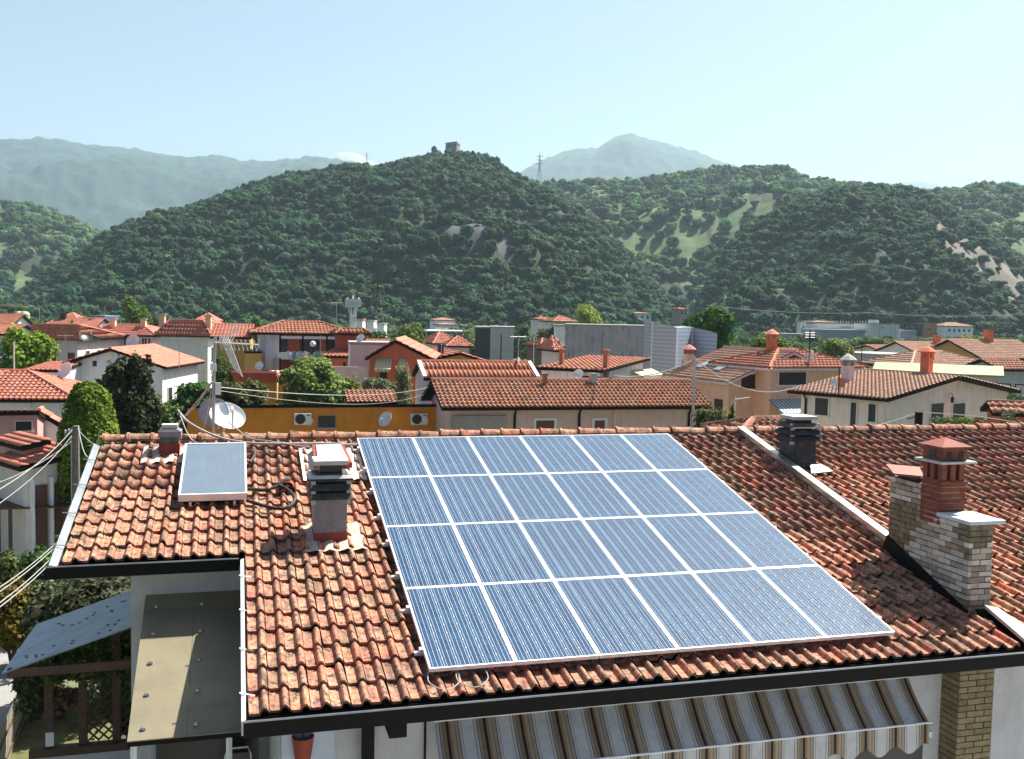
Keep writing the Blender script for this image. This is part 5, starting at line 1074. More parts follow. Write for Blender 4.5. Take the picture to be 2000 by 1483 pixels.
BMB().box(SX0-.004, SX0, SY0+.14, SY0+.28, 8.22, 8.32).build('cowl_opening', M_dark, bc_)
b = BMB(); b.add([(SX0-.05, SY0-.05, 8.37), (SX1+.05, SY0-.05, 8.37), (SX1+.05, SY1+.05, 8.37), (SX0-.05, SY1+.05, 8.37), (SX0-.05, SY0-.05, 8.39), (SX1+.05, SY0-.05, 8.39), (SX1+.05, SY1+.05, 8.39), (SX0-.05, SY1+.05, 8.39), ((SX0+SX1)/2, (SY0+SY1)/2, 8.50)], [(0, 3, 2, 1), (0, 1, 5, 4), (1, 2, 6, 5), (2, 3, 7, 6), (3, 0, 4, 7), (4, 5, 8), (5, 6, 8), (6, 7, 8), (7, 4, 8)]); b.build('cowl_roof', mat('cowl_clay', (.24, .065, .04), .8, var=.2, scale=8), bc_)
b = BMB(); b.slab([(7.22, -5.22, 7.93), (7.62, -5.36, 7.90), (8.06, -4.72, 7.93), (7.62, -4.50, 7.95)], .025); b.build('cover_sheet', mat('red_painted_sheet', (.36, .085, .05), .55, var=.12, scale=5), bc_); BMB().box(7.66, 7.9, -5.2, -4.8, ZB-.01, 7.9).build('cover_block', M_dark, bc_)
# ------------------------------------------------------------------ solar panels
M_frame = mat('anodised_frame', (.80, .80, .80), .45, .3, var=.03); M_back = mat('white_backsheet', (.72, .76, .80), .3, var=.03)
def cell_mat():
    m, nt, b = _new('silicon_cell'); tc = nt.nodes.new('ShaderNodeTexCoord'); oi = nt.nodes.new('ShaderNodeObjectInfo')
    v = nt.nodes.new('ShaderNodeTexVoronoi'); v.inputs['Scale'].default_value = 55; nt.links.new(_pos(nt), v.inputs['Vector'])
    r = _ramp(nt, [(0, (.009, .036, .085)), (.5, (.014, .052, .115)), (1, (.022, .072, .145))]); nt.links.new(v.outputs['Color'], r.inputs[0])
    r2 = _ramp(nt, [(0, (.8, .8, .85)), (1, (1.25, 1.2, 1.15))]); nt.links.new(oi.outputs['Random'], r2.inputs[0]); c = _mix(nt, 1.0, r.outputs[0], r2.outputs[0], 'MULTIPLY')
    sp = nt.nodes.new('ShaderNodeSeparateXYZ'); nt.links.new(tc.outputs['Object'], sp.inputs[0]); mu = nt.nodes.new('ShaderNodeMath'); mu.operation = 'MULTIPLY'; mu.inputs[1].default_value = 3/.1515; nt.links.new(sp.outputs[0], mu.inputs[0])
    fr = nt.nodes.new('ShaderNodeMath'); fr.operation = 'FRACT'; nt.links.new(mu.outputs[0], fr.inputs[0]); rb = _ramp(nt, [(0, (0, 0, 0)), (.465, (1, 1, 1)), (.535, (0, 0, 0))]); rb.color_ramp.interpolation = 'CONSTANT'; nt.links.new(fr.outputs[0], rb.inputs[0])
    c = _mix(nt, rb.outputs[0], c, (.62, .68, .75)); nt.links.new(c, b.inputs['Base Color']); b.inputs['Roughness'].default_value = .32; b.inputs['Coat Weight'].default_value = .75; b.inputs['Specular IOR Level'].default_value = .2; b.inputs['Coat Roughness'].default_value = .07
    n = _noise(nt, 3.5, 5, .6, _pos(nt)); rr_ = _ramp(nt, [(.3, (.05,)*3), (.8, (.22,)*3)]); nt.links.new(n.outputs[0], rr_.inputs[0]); nt.links.new(rr_.outputs[0], b.inputs['Coat Roughness'])
    return m
M_cell = cell_mat(); PW, PL = 1.005, 1.79; cw, cl_ = .1515, .1695
cme = bpy.data.meshes.new('solar_cell'); ch = .007
cme.from_pydata([(ch, 0, 0), (cw-ch, 0, 0), (cw, ch, 0), (cw, cl_-ch, 0), (cw-ch, cl_, 0), (ch, cl_, 0), (0, cl_-ch, 0), (0, ch, 0)]+[(ch, 0, .002), (cw-ch, 0, .002), (cw, ch, .002), (cw, cl_-ch, .002), (cw-ch, cl_, .002), (ch, cl_, .002), (0, cl_-ch, .002), (0, ch, .002)], [], [tuple(range(8, 16))]+[(i, (i+1) % 8, (i+1) % 8+8, i+8) for i in range(8)]); cme.materials.append(M_cell)
ORD = ['first', 'second', 'third', 'fourth', 'fifth', 'sixth']; ROWN = ['top row along the ridge', 'second row down', 'third row down', 'bottom row above the gutter']
fm = MB(); W_, L_ = PW-.012, PL-.012; F = .019
for x0, x1, y0, y1 in ((0, W_, 0, F), (0, W_, L_-F, L_), (0, F, F, L_-F), (W_-F, W_, F, L_-F)): fm.box(x0, x1, y0, y1, -.04, .006)
fme = fm.build('frame', M_frame); bpy.data.objects.remove(fme); fme = bpy.data.meshes['frame'] if 'frame' in bpy.data.meshes else None
fme = bpy.data.meshes.new('panel_frame'); fme.from_pydata(fm.v, [], fm.f); fme.materials.append(M_frame)
bme = bpy.data.meshes.new('panel_backsheet'); bb = MB().box(F-.002, W_-F+.002, F-.002, L_-F+.002, -.012, -.001); bme.from_pydata(bb.v, [], bb.f); bme.materials.append(M_back)
for j in range(4):
    for i in range(6):
        p = RP(i*PW+.007, (j+1)*PL-.007, -.004); t = thing('solar_panel', 'blue solar panel, %s from the left in the %s' % (ORD[i], ROWN[j]), 'solar panel', p, 0, 'solar panels on the tiled roof'); t.rotation_euler = (SL, 0, 0)
        for nm, me in (('frame', fme), ('backsheet', bme)): o = bpy.data.objects.new(nm, me); COL.objects.link(o); o.parent = t
        gx = (W_-2*F-6*cw)/7; gy = (L_-2*F-10*cl_)/11
        for a in range(6):
            for b_ in range(10): o = bpy.data.objects.new('solar_cell', cme); COL.objects.link(o); o.parent = t; o.location = (F+gx+a*(cw+gx), F+gy+b_*(cl_+gy), -.0005)
mf = thing('mounting_rails', 'aluminium rails and end clamps holding the solar panels above the tiles', 'mounting rails', RP(0, 3.5, -.1))
mo = np.array(RP(0, 3.5, -.1))
for j in range(4):
    for f_ in (.24, .76):
        t_ = (j+f_)*PL; b = MB(); v0 = np.array(RP(-.09, t_+.02, -.05))-mo; v1 = np.array(RP(6.12, t_+.02, -.05))-mo; v2 = np.array(RP(6.12, t_-.02, -.05))-mo; v3 = np.array(RP(-.09, t_-.02, -.05))-mo
        r_ = b.slab([v0, v1, v2, v3], .04).build('rail', M_frame, mf)
        MB().slab([np.array(RP(-.035, t_+.025, -.005))-mo, np.array(RP(.0, t_+.025, -.005))-mo, np.array(RP(.0, t_-.025, -.005))-mo, np.array(RP(-.035, t_-.025, -.005))-mo], .045).build('end_clamp', M_frame, r_)
# thermal collector
M_cglass = mat('collector_glass', (.12, .16, .21), .3, .0, var=.08, scale=3, spec=.8); ct_ = thing('solar_collector', 'single grey blue thermal collector with vertical pale tubes on the left of the roof', 'solar collector', RP(-2.39, 1.3, -.05)); co = np.array(RP(-2.39, 1.3, -.05))
def csl(x0, x1, t0, t1, h, th, nm, m): return MB().slab([np.array(RP(*q, h))-co for q in ((x0, t1), (x1, t1), (x1, t0), (x0, t0))], th).build(nm, m, ct_)
cx0, cx1, cy0, cy1 = -2.88, -1.90, .30, 2.40
csl(cx0+.03, cx1-.03, cy0+.03, cy1-.03, .055, .09, 'glass', M_cglass)
for q in ((cx0, cx0+.03, cy0, cy1), (cx1-.03, cx1, cy0, cy1), (cx0+.03, cx1-.03, cy0, cy0+.03), (cx0+.03, cx1-.03, cy1-.03, cy1)): csl(*q, .065, .11, 'frame', M_frame)
for k in range(8): x = cx0+.10+k*.1115; csl(x, x+.006, cy0+.12, cy1-.13, .0575, .004, 'absorber_tube', M_metal)
for x in (cx0+.15, cx1-.2): csl(x, x+.04, cy1-.03, cy1+.03, -.05, .08, 'foot', M_metal)
def hose(label, pts, r=.028, m=M_rubber, h=-.05, cat='hose', wob=0):
    P3 = [Vector(RP(x, t, h+dh)) for x, t, dh in pts]; out = []
    for i in range(len(P3)-1):
        p0, p1, p2, p3 = P3[max(i-1, 0)], P3[i], P3[i+1], P3[min(i+2, len(P3)-1)]
        for k in range(6):
            s = k/6; out.append(.5*((2*p1)+(-p0+p2)*s+(2*p0-5*p1+4*p2-p3)*s*s+(-p0+3*p1-3*p2+p3)*s**3))
    out.append(P3[-1]); rad_ = [r*(1+wob*math.sin(i*2.1)) for i in range(len(out))]
    o = MB().tube(out, rad_, 8).build(cat, m); return tag(o, label, cat)
hose('black insulated hose looping from the collector foot to the upturned tile', [(-1.9, 1.98, 0), (-1.62, 2.1, .02), (-1.42, 2.02, .05), (-1.28, 2.16, .03), (-1.2, 2.42, 0), (-1.3, 2.68, 0), (-1.52, 2.72, 0), (-1.9, 2.42, 0)], wob=.12)
hose('short black hose curling out of the collector top corner', [(-1.9, .42, 0), (-1.80, .5, .03), (-1.76, .66, .03), (-1.84, .92, 0)], .024)
hose('black hose end dropping into the red vent tile', [(-1.42, 2.02, .05), (-1.32, 1.9, .1), (-1.26, 1.78, .02)], .03)
vt = MB(); 
n = 9; vt.add([RP(-1.30+.13*math.cos(math.pi*i/(n-1)), tt, -.12+hh*math.sin(math.pi*i/(n-1))) for tt, hh in ((1.98, .17), (1.62, .05)) for i in range(n)], [(i, i+1, n+i+1, n+i) for i in range(n-1)]); o = vt.build('vent_tile', M_redclay, roof, recentre=False)
hose('pale conduit lying across the tiles from the ridge to the solar panels', [(-3.05, -.8, .32), (-2.85, -.42, .22), (-2.4, -.16, .06), (-1.9, .12, .04), (-1.3, .2, .04), (-.6, .22, .04), (.03, .22, .0)], .021, M_cable, cat='conduit')
hose('second thinner pale cable running beside the conduit', [(-2.2, -.5, .2), (-1.85, -.1, .05), (-1.5, .1, .05), (-1.1, .3, .05), (-.82, .42, .05)], .012, M_cable, cat='cable')
hose('third loose cable looping down from the left chimney', [(-3.0, -.55, .3), (-2.82, -.1, .06), (-2.6, .2, .05), (-2.3, .24, .05)], .010, M_cable, cat='cable')
for k, (xa, lab) in enumerate(((.02, 'thin loose cable loop under the lower left panel corner, left one'), (.34, 'thin loose cable loop under the lower left panel corner, right one'))):
    hose(lab, [(xa, 7.05, -.02), (xa-.04, 7.3, -.02), (xa+.12, 7.46, -.02), (xa+.3, 7.32, -.02), (xa+.3, 7.05, -.02)], .006, M_cable, cat='cable')
# ------------------------------------------------------------------ aerial mast and dishes behind the ridge
am = thing('aerial_mast', 'tall grey mast behind the ridge with a crowded television aerial', 'aerial mast', (-2.46, 1.2, 7.3)); MB().tube([(0, 0, 0), (0, 0, 1.45), (.03, 0, 2.35)], .028, 8).build('pole', M_metal, am)
a = MB(); zt_ = 2.24; a.tube([(-.05, 0, zt_), (.78, -.25, zt_-.03)], .013, 5); a.build('boom', M_wmetal, am)
for k in range(9):
    x = .12+k*.075; MB().tube([(x-.02, -.25*x/.78-.12, zt_+.05), (x, -.25*x/.78, zt_-.02), (x+.03, -.25*x/.78-.05, zt_-.14)], .009, 4).build('director', M_wmetal, am)
for k in range(5): MB().tube([(.12+k*.035, -.05, zt_-.05), (.30+k*.055, -.12, zt_+.34)], .007, 4).build('reflector_rod', M_wmetal, am)
for k in range(6): MB().tube([(.1+k*.03, -.04, zt_+.1), (.36+k*.03, -.1, zt_-.48-.03*k)], .006, 4).build('reflector_rod', M_wmetal, am)
MB().box(-.06, .05, -.05, .05, 1.72, 1.84).build('junction_box', M_wmetal, am); MB().box(.03, .13, -.06, .0, 1.28, 1.5).build('amplifier', M_wmetal, am)
for q in (((-.03, 0, 1.5), (-.28, 0, 1.1), (-.75, -.1, .62)), ((-.03, 0, 1.4), (-.2, 0, .5), (-.28, 0, .1))): MB().tube(q, .012, 5).build('stay', M_cable, am)
dish('big white satellite dish facing right just behind the tiled ridge', (-2.24, 1.45, 8.10), .33, (.25, -.62, .74), pole=.25, m=mat('dish_white', (.74, .78, .80), .4))
dish('blue grey satellite dish behind the big white one on the mast', (-2.44, 1.70, 8.20), .28, (-.25, -.95, .12), pole=.3, m=mat('dish_bluegrey', (.35, .44, .52), .45))
# ------------------------------------------------------------------ utility pole and wires on the left
q = P(149, 832, 27); up_ = thing('utility_pole', 'weathered grey utility pole with tangled wires, beside the left end of the roof', 'utility pole', (q[0], q[1], 0)); h_ = float(q[2]); MB().tube([(0, 0, 0), (0, 0, h_)], .11, 9, .085).build('shaft', mat('grey_timber', (.20, .18, .15), .85, var=.3, scale=7, bump=.5), up_)
MB().tube([(-.14, 0, 0), (-.12, 0, h_-.3)], .025, 6).build('cable_duct', M_metal, up_); b = MB(); b.tube([(-.3, 0, h_-.25), (.12, 0, h_-.1)], .03, 6); b.build('bracket', M_metal, up_)
for k in range(4): MB().lathe([(.01, 0), (.035, .01), (.02, .05), (.035, .07), (.01, .1)], (-.28+k*.09, 0, h_-.2+k*.03), 8).build('insulator', M_cpale, up_)
pt = np.array([q[0], q[1], h_]); top_ = np.array([-2.5, 1.2, 8.8])
cable('thick pale cable sweeping from the utility pole up to the aerial mast', [pt+[0, 0, -.05], top_], .012, 1.0)
cable('thin cable from the utility pole down to the left roof corner', [pt+[.05, 0, 0], (-4.3, .4, 7.95)], .012, .6)
for k, (px, py, D, r) in enumerate(((0, 948, 14, .009), (0, 980, 14, .007), (0, 925, 20, .008))): cable(['upper thick cable running from the utility pole to the left edge', 'lower cable running from the utility pole to the left edge', 'thin upper wire running from the utility pole to the left edge'][k], [pt+[-.1, 0, -.1-.15*k], P(px-40, py+30, D)], r, .15)
for k in range(4): cable(['first', 'second', 'third', 'fourth'][k]+' of four wires going from the left gutter corner to the left edge', [(-4.4, -2.6+k*.25 if k < 2 else -3.1+k*.1, 6.9-.06*k), P(-40, (1172, 1182, 1205, 1214)[k], 9.2)], .0055, .05)
cable('long slack wire crossing the trees toward the long pink house', [(-2.4, 1.2, 8.72), P(835, 757, 46)], .010, .25); cable('second slack wire below it crossing to the long pink house', [(-2.4, 1.2, 8.66), P(828, 771, 46)], .006, .35)
cable('wire from the grey utility pole down to the long pink house end', [P(1357, 702, 47), P(1200, 735, 46), P(1125, 737, 56)], .03, .3); cable('wire from the grey utility pole to the bungalow', [P(1357, 700, 47), P(1565, 752, 52)], .02, .9)
cable('wire from the stubby wooden pole sagging to the left', [P(1793, 806, 36), P(1640, 845, 36)], .02, .1); cable('wire from the stubby wooden pole running off to the right', [P(1795, 806, 36), P(2020, 832, 36)], .02, -.1)
cable('faint power line in front of the right wooded hill', [P(1380, 596, 300), P(1700, 611, 300), P(2020, 612, 300)], .07, 1.0)
# ------------------------------------------------------------------ canopies and terrace on the left
M_poly = mat('smoked_polycarbonate', (.36, .32, .22), .35, var=.12, scale=2.5); nt = M_poly.node_tree; bs = nt.nodes['Principled BSDF']; tr = nt.nodes.new('ShaderNodeBsdfTransparent'); tr.inputs[0].default_value = (.75, .7, .55, 1); mx = nt.nodes.new('ShaderNodeMixShader'); mx.inputs[0].default_value = .42
nt.links.new(bs.outputs[0], mx.inputs[1]); nt.links.new(tr.outputs[0], mx.inputs[2]); nt.links.new(mx.outputs[0], nt.nodes['Material Output'].inputs[0])
pc = thing('polycarbonate_canopy', 'smoky brown translucent canopy with round screw caps, half in sun, under the left eave', 'canopy', (-2.58, -3.42, 6.22)); zf = lambda y: 6.22+(y+3.42)*.42
for k, (x0, x1) in enumerate(((-3.24, -2.602), (-2.598, -1.96))): MB().slab([(x0+2.58, -2.40, zf(-5.82)-6.22), (x1+2.58, -2.40, zf(-5.82)-6.22), (x1+2.58, 0, 0), (x0+2.58, 0, 0)], .016).build('sheet', M_poly, pc)
for k in range(6): y = -.25-k*.42; MB().box(-.66, .62, y-.025, y+.025, y*.42-.10, y*.42-.03).build('purlin', M_fascia, pc)
for x in (-.5, .08): 
    for k in range(5): y = -.25-k*.5; MB().lathe([(.001, .03), (.03, .026), (.034, .0)], (x, y, y*.42), 10).build('screw_cap', M_metal, pc)
for x in (-.6, .45): MB().tube([(x, -2.3, -6.2), (x, -2.3, -1.05)], .04, 6).build('post', M_wmetal, pc)
M_bluep = mat('blue_grey_sheet', (.24, .30, .37), .4, var=.2, scale=3, stain=.6, stain_col=(.06, .08, .1))
bc2 = thing('side_canopy', 'blue grey stained canopy sheet sloping outward from the left side wall', 'canopy', (-3.44, -2.0, 5.7))
MB().slab([(-1.66, -1.08, -.54), (0, -1.08, 0), (0, 1.06, 0), (-1.62, 1.06, -.54)], .02).build('sheet', M_bluep, bc2); MB().box(-1.6, 0, -1.06, -1.0, -.62, -.5).build('front_beam', M_wood, bc2)
rr = random.Random(4)
for k in range(26): x = -1.5+1.35*rr.random(); y = -.95+1.9*((k % 2)*.55+rr.random()*.25); MB().lathe([(.001, .008), (.028, .004), (.03, 0)], (x, y, x*.325+.002), 7).build('screw', M_dark, bc2)
tp = thing('pergola', 'dark timber terrace frame with diamond lattice under the side canopy', 'pergola', (-4.2, -.9, 0))
MB().box(-.95, .76, -.12, 0, 0, 3.05).build('parapet', M_stucco, tp); MB().box(-.97, .76, -.15, .03, 3.05, 3.17).build('rail', M_wood, tp)
for x in (-.70, -.20, .3): MB().box(x-.06, x+.06, -.06, .06, 3.17, 4.98).build('post', M_wood, tp)
MB().box(-.9, .76, -.04, .04, 4.34, 4.40).build('cross_rail', M_metal, tp)
MB().box(-.74, -.62, -.09, -.06, 3.2, 3.42).build('socket_box', M_wmetal, tp)
for k in range(-4, 7):
    for s in (-1, 1):
        x0 = .02+k*.15; pts = [(x0, -.02*s, 3.2), (x0+s*1.1, -.02*s, 4.3)]
        a, b_ = Vector(pts[0]), Vector(pts[1]); 
        lo, hi = -.18, .74
        def cl(p, q, lim):
            f = (lim-p.x)/(q.x-p.x); return p+(q-p)*f
        if s == 1: a2 = cl(a, b_, lo) if a.x < lo else a; b2 = cl(a, b_, hi) if b_.x > hi else b_
        else: a2 = cl(a, b_, hi) if a.x > hi else a; b2 = cl(a, b_, lo) if b_.x < lo else b_
        if a2.z < b2.z-.05 and lo-.01 <= a2.x <= hi+.01: MB().tube([a2, b2], .016, 4).build('lattice_slat', M_wood, tp)
# things in the gap at the bottom
ch_ = thing('garden_chair', 'white tubular chair back standing below the smoky canopy', 'chair', (-2.02, -4.2, 3.4)); MB().tube([(-.17, 0, 0), (-.17, 0, .8), (-.13, 0, .9), (.12, 0, .9), (.16, 0, .8), (.16, 0, 0)], .013, 6).build('back_frame', M_wmetal, ch_); MB().box(-.15, .14, .02, .03, .15, .82).build('back_cloth', M_dark, ch_); MB().box(-.17, .17, 0, .4, 0, .04).build('seat', M_dark, ch_)
for x in (-.15, .15): MB().tube([(x, .36, -3.4), (x, .36, 0)], .013, 5).build('leg', M_wmetal, ch_)
vs_ = thing('hanging_pot', 'dark red clay pot hanging under the gutter beside the corner', 'pot', (-1.36, -6.95, 5.3)); MB().lathe([(.01, 0), (.08, 0), (.115, .24), (.12, .27), (.10, .27), (.09, .22)], (0, 0, 0), 16).build('pot', M_redclay, vs_); MB().tube([(0, 0, .26), (0, 0, .5)], .006, 4).build('hook', M_blackm, vs_)
MB().box(-1.58, -1.02, -6.9, -6.83, 3, 5.8).build('shutter', mat('pale_blue_shutter', (.45, .52, .60), .6), main)
# striped awning
def awn_mat(name, scale=1.0):
    W = (.86, .87, .86); Wd = (.82, .83, .82); K = (.08, .055, .04); T1 = (.68, .57, .41); T2 = (.50, .37, .24); G = (.36, .31, .26)
    return stripes(name, [(0, W), (.21, K), (.22, Wd), (.29, K), (.31, T1), (.36, G), (.40, T2), (.47, K), (.55, T2), (.62, T1), (.70, G), (.73, T1), (.80, K), (.82, Wd), (.88, K), (.89, W)], .43, 0, .85, trans=.5)
M_awn = awn_mat('brown_blue_striped_canvas'); aw = thing('striped_awning', 'large brown and pale blue striped awning with scalloped edge under the main gutter', 'awning', (0, -6.84, 5.6)); ax0, ax1, ao, az = .08, 6.30, .47, -.27
nx_, nv_ = 120, 8; V = []
for o_ in (0, -.008):
    for j in range(nv_+1):
        for i in range(nx_+1): x, v = ax0+(ax1-ax0)*i/nx_, j/nv_; V.append((x, -.02-(ao-.02)*v, -.45*v-(.022+.012*math.sin(x*2.3)+.008*math.sin(x*7.1))*math.sin(math.pi*v)+o_))
n0 = (nx_+1)*(nv_+1); Q = [(j*(nx_+1)+i, (j+1)*(nx_+1)+i, (j+1)*(nx_+1)+i+1, j*(nx_+1)+i+1) for j in range(nv_) for i in range(nx_)]; Q += [tuple(a+n0 for a in q[::-1]) for q in Q]
npmesh('cloth', V, Q, M_awn, aw, smooth=True)
b = MB(); n = 240
for k in range(n):
    x, x2 = ax0+(ax1-ax0)*k/n, ax0+(ax1-ax0)*(k+1)/n; s0 = .30+.055*math.cos(2*math.pi*x/.43); s1 = .30+.055*math.cos(2*math.pi*x2/.43); yy = -ao-.01
    zb = -.47; b.add([(x, yy, zb), (x2, yy, zb), (x2, yy-.015, zb-s1), (x, yy-.015, zb-s0), (x, yy+.006, zb), (x2, yy+.006, zb), (x2, yy-.009, zb-s1), (x, yy-.009, zb-s0)], [(0, 3, 2, 1), (4, 5, 6, 7), (3, 7, 6, 2)])
b.build('valance', M_awn, aw); MB().tube([(ax0, -ao-.005, -.46), (ax1+.05, -ao-.005, -.46)], .014, 8).build('front_bar', M_wmetal, aw); MB().tube([(ax0, -.03, -.02), (ax1, -.03, -.02)], .03, 8).build('roller', M_wmetal, aw)
for x in (ax0+.3, ax1-.3): MB().tube([(x, -.05, -.35), (x, -ao, -.56)], .014, 6).build('arm', M_wmetal, aw)
for x0, x1, z0, z1 in ((3.7, 4.9, 3.2, 4.75), (5.4, 6.6, 3.2, 4.75)): w_ = MB().box(x0, x1, -6.86, -6.822, z0, z1).build('window', M_dark, main); MB().box(x0-.08, x1+.08, -6.93, -6.822, z1, z1+.07).build('frame', M_wframe, w_)
# ------------------------------------------------------------------ garden at the left
pth = MB().add([(-12, 4, .004), (-7.2, 4, .004), (-7.5, 18, .004), (-12, 26, .004)], [(0, 1, 2, 3)]).build('path', M_path); pth['kind'] = 'structure'
kb = MB().add([(-7.2, 4, 0), (-7.0, 4, 0), (-7.3, 18, 0), (-7.5, 18, 0), (-7.2, 4, .12), (-7.0, 4, .12), (-7.3, 18, .12), (-7.5, 18, .12)], [(4, 5, 6, 7), (0, 4, 7, 3), (1, 2, 6, 5), (0, 1, 5, 4)]).build('kerb', M_conc); kb['kind'] = 'structure'
pf = thing('picket_fence', 'row of pale timber pickets along the path at the lower left', 'fence', (-7.1, 6.5, 0), 0)
for k in range(28): 
    y = -1.6+k*.17; x = .2-k*.008; b = MB(); b.poly([(x, y, 0), (x, y+.085, 0), (x, y+.085, 1.0), (x, y+.042, 1.08), (x, y, 1.0)], .022, (1, 0, 0)); b.build('picket', mat('pale_picket', (.34, .30, .24), .8, var=.2, scale=8), pf)
for z in (.25, .8): MB().slab([(.22, -1.65, z), (.25, -1.65, z), (.03, 3.3, z), (.0, 3.3, z)], .07).build('rail', M_wood, pf)
lp = MB().add([(-6.9, 6, .02), (-4.8, 6, .02), (-4.8, 9.6, .02), (-7.0, 9.6, .02)], [(0, 1, 2, 3)]).build('lawn', mat('yellow_lawn', (.12, .12, .04), .95, var=.4, scale=3, bump=.6, bscale=30)); lp['kind'] = 'structure'
pg = thing('carport', 'dark open carport with a reddish slatted roof behind the garden shrubs at the left', 'carport', (-9.6, 23.6, 0))
MB().box(-2.4, 1.3, 1.2, 1.35, 0, 2.4).build('rear_wall', M_dark, pg)
for k in range(9): MB().slab([(-2.6, -1.2+k*.29, 2.6), (1.4, -1.2+k*.29, 2.6), (1.4, -.98+k*.29, 2.62), (-2.6, -.98+k*.29, 2.62)], .04).build('roof_slat', mat('red_brown_slat', (.13, .05, .035), .8, var=.3), pg)
for x in (-2.5, -.6, 1.3): MB().box(x-.06, x+.06, -1.2, -1.08, 0, 2.6).build('post', M_wood, pg)
def shrub(label, c, r, h, m, n=2600, leaf=.09, seed=1, nl=7, z0=.1, cat='shrub', name='shrub', **kw):
    t = thing(name, label, cat, (c[0], c[1], 0)); rr = random.Random(seed); lb = [(0, 0, z0+h*.5, r*.75, r*.75, h*.45)]
    for k in range(nl): a = rr.uniform(0, 6.28); q = rr.uniform(.3, .7); lb.append((math.cos(a)*q*r, math.sin(a)*q*r, z0+h*rr.uniform(.35, .8), r*rr.uniform(.3, .45), r*rr.uniform(.3, .45), h*rr.uniform(.14, .24)))
    b = MB()
    for k in range(5): a = k*1.3; b.tube([(0, 0, 0), (math.cos(a)*r*.2, math.sin(a)*r*.2, h*.4), (math.cos(a)*r*.45, math.sin(a)*r*.45, h*.75)], [.05, .03, .012], 5)
    b.build('stems', M_bark, t); crown('foliage', lb, n, leaf, M_leaf[m], t, seed, .72, **kw); return t
shrub('light green oleander shrub just left of the house wall', (-5.3, 9.0), 2.0, 3.4, 3, 6500, .13, 3, stretch=1.6); shrub('dark shrub close behind the left wing of the house', (-4.3, 5.5), 1.3, 3.2, 0, 3500, .11, 4)
shrub('mid green garden bush under the wires in front of the dark carport', (-7.0, 15.4), 1.7, 2.9, 0, 4200, .14, 5); shrub('yellow green bush at the left edge near the path', (-8.6, 15.8), 1.3, 2.3, 1, 3000, .13, 6)
shrub('orange leafed bush at the left edge below the wires', (-8.1, 12.2), .95, 2.5, 4, 2600, .11, 7); shrub('slim pale leaved bush beside the orange one', (-7.0, 12.4), .9, 2.5, 3, 2200, .11, 8)
shrub('bushy plant right of the utility pole foot below the gutter', (-5.4, 13.5), 1.3, 3.0, 0, 3200, .12, 9); shrub('yellowing grass clump beside the picket fence', (-6.2, 8.2), .7, .7, 4, 900, .1, 10)
shrub('dark creeper hanging over the terrace frame', (-4.35, -.6), 1.05, 1.15, 2, 3800, .07, 11, z0=3.95, nl=9, cat='creeper', name='creeper'); shrub('thin creeper trailing at the left terrace post', (-5.15, -.7), .4, 1.3, 2, 1300, .06, 12, z0=3.3, cat='creeper', name='creeper')
shrub('green bush below the porch of the pink corner house', (-7.9, 28.0), 1.3, 2.6, 0, 2600, .14, 13); shrub('leafy shrub against the white side wall of the corner house', (-6.6, 26.5), 1.0, 3.8, 1, 2600, .13, 14)
shrub('dense bush right of the utility pole behind the roof corner', (-5.1, 22.0), 1.5, 3.6, 0, 3200, .14, 15)
hg_ = thing('clipped_hedge', 'clipped bright hedge running along the carport roof at the left', 'hedge', (-10.6, 30.5, 0)); crown('foliage', [(x*.6, 0, .9, .55, .4, .95) for x in range(-5, 7)], 5200, .13, M_leaf[1], hg_, 3, .85, shell=.85); MB().box(-3, 3.6, -.1, .1, 0, .5).build('stems', M_bark, hg_)
# ------------------------------------------------------------------ trees of the town
tree('big round bright green tree at the left edge among the roofs', 45, 84, 640, 64, 1, 7000, 21, zb=2.0, nl=14)
tree('dark araucaria like tree with pale tips behind the egg shaped tree', 243, 45, 692, 70, 2, 9500, 22, zb=2.4, nl=20, leaf=.17, stretch=1.5, noise_s=.6, jit=.7)
tree('clipped egg shaped bright green tree beside the striped roof', 172, 38, 741, 62, 1, 11000, 23, zb=1.5, lobes=[(0, 0, .45, .98, .98, .45), (0, 0, .68, .8, .8, .31)], leaf=.11, shell=.88, core=.88, noise_s=.12)
tree('yellow green tree standing in front of the castle hill at the left', 270, 168, 585, 40, 1, 3500, 24, nl=12); tree('low olive tree right of the yellow green one behind the pink terrace', 312, 176, 604, 28, 3, 1800, 25)
tree('dark bushy tree over the red roofs left of the yellow green tree', 172, 150, 612, 30, 2, 2200, 26); tree('bright bush left of the dark bushy tree', 145, 152, 622, 14, 1, 800, 27)
tree('large bright leafy tree right behind the orange annex', 618, 57, 694, 76, 1, 11000, 28, zb=3.6, nl=20, leaf=.24); tree('small bright tree beside the large leafy one', 688, 58, 726, 28, 1, 2600, 29, zb=3.6)
tree('rounded garden tree between the aerial and the white gabled house', 438, 78, 696, 36, 1, 3400, 30, zb=3); tree('bushy vine covered tree behind the aerial mast', 470, 52, 746, 72, 1, 6500, 31, zb=3.8, nl=16); tree('leafy tree left of the aerial mast behind the orange annex', 375, 53, 742, 56, 0, 5200, 32, zb=3.6, nl=14)
tree('olive bush between leafy tree and dark gap', 745, 62, 734, 52, 3, 4600, 33, zb=3.6, nl=14); tree('bush hugging the dark gap left of the row house', 790, 60, 700, 24, 3, 2200, 34, zb=3)
tree('round green tree right of the coral gable', 808, 118, 628, 36, 1, 3500, 35, nl=12); tree('bright yellow green poplar above the concrete hall', 1152, 200, 595, 36, 1, 2800, 36, nl=14, core=.5); tree('low bright shrub tree left of the poplar', 1120, 205, 618, 18, 1, 900, 37)
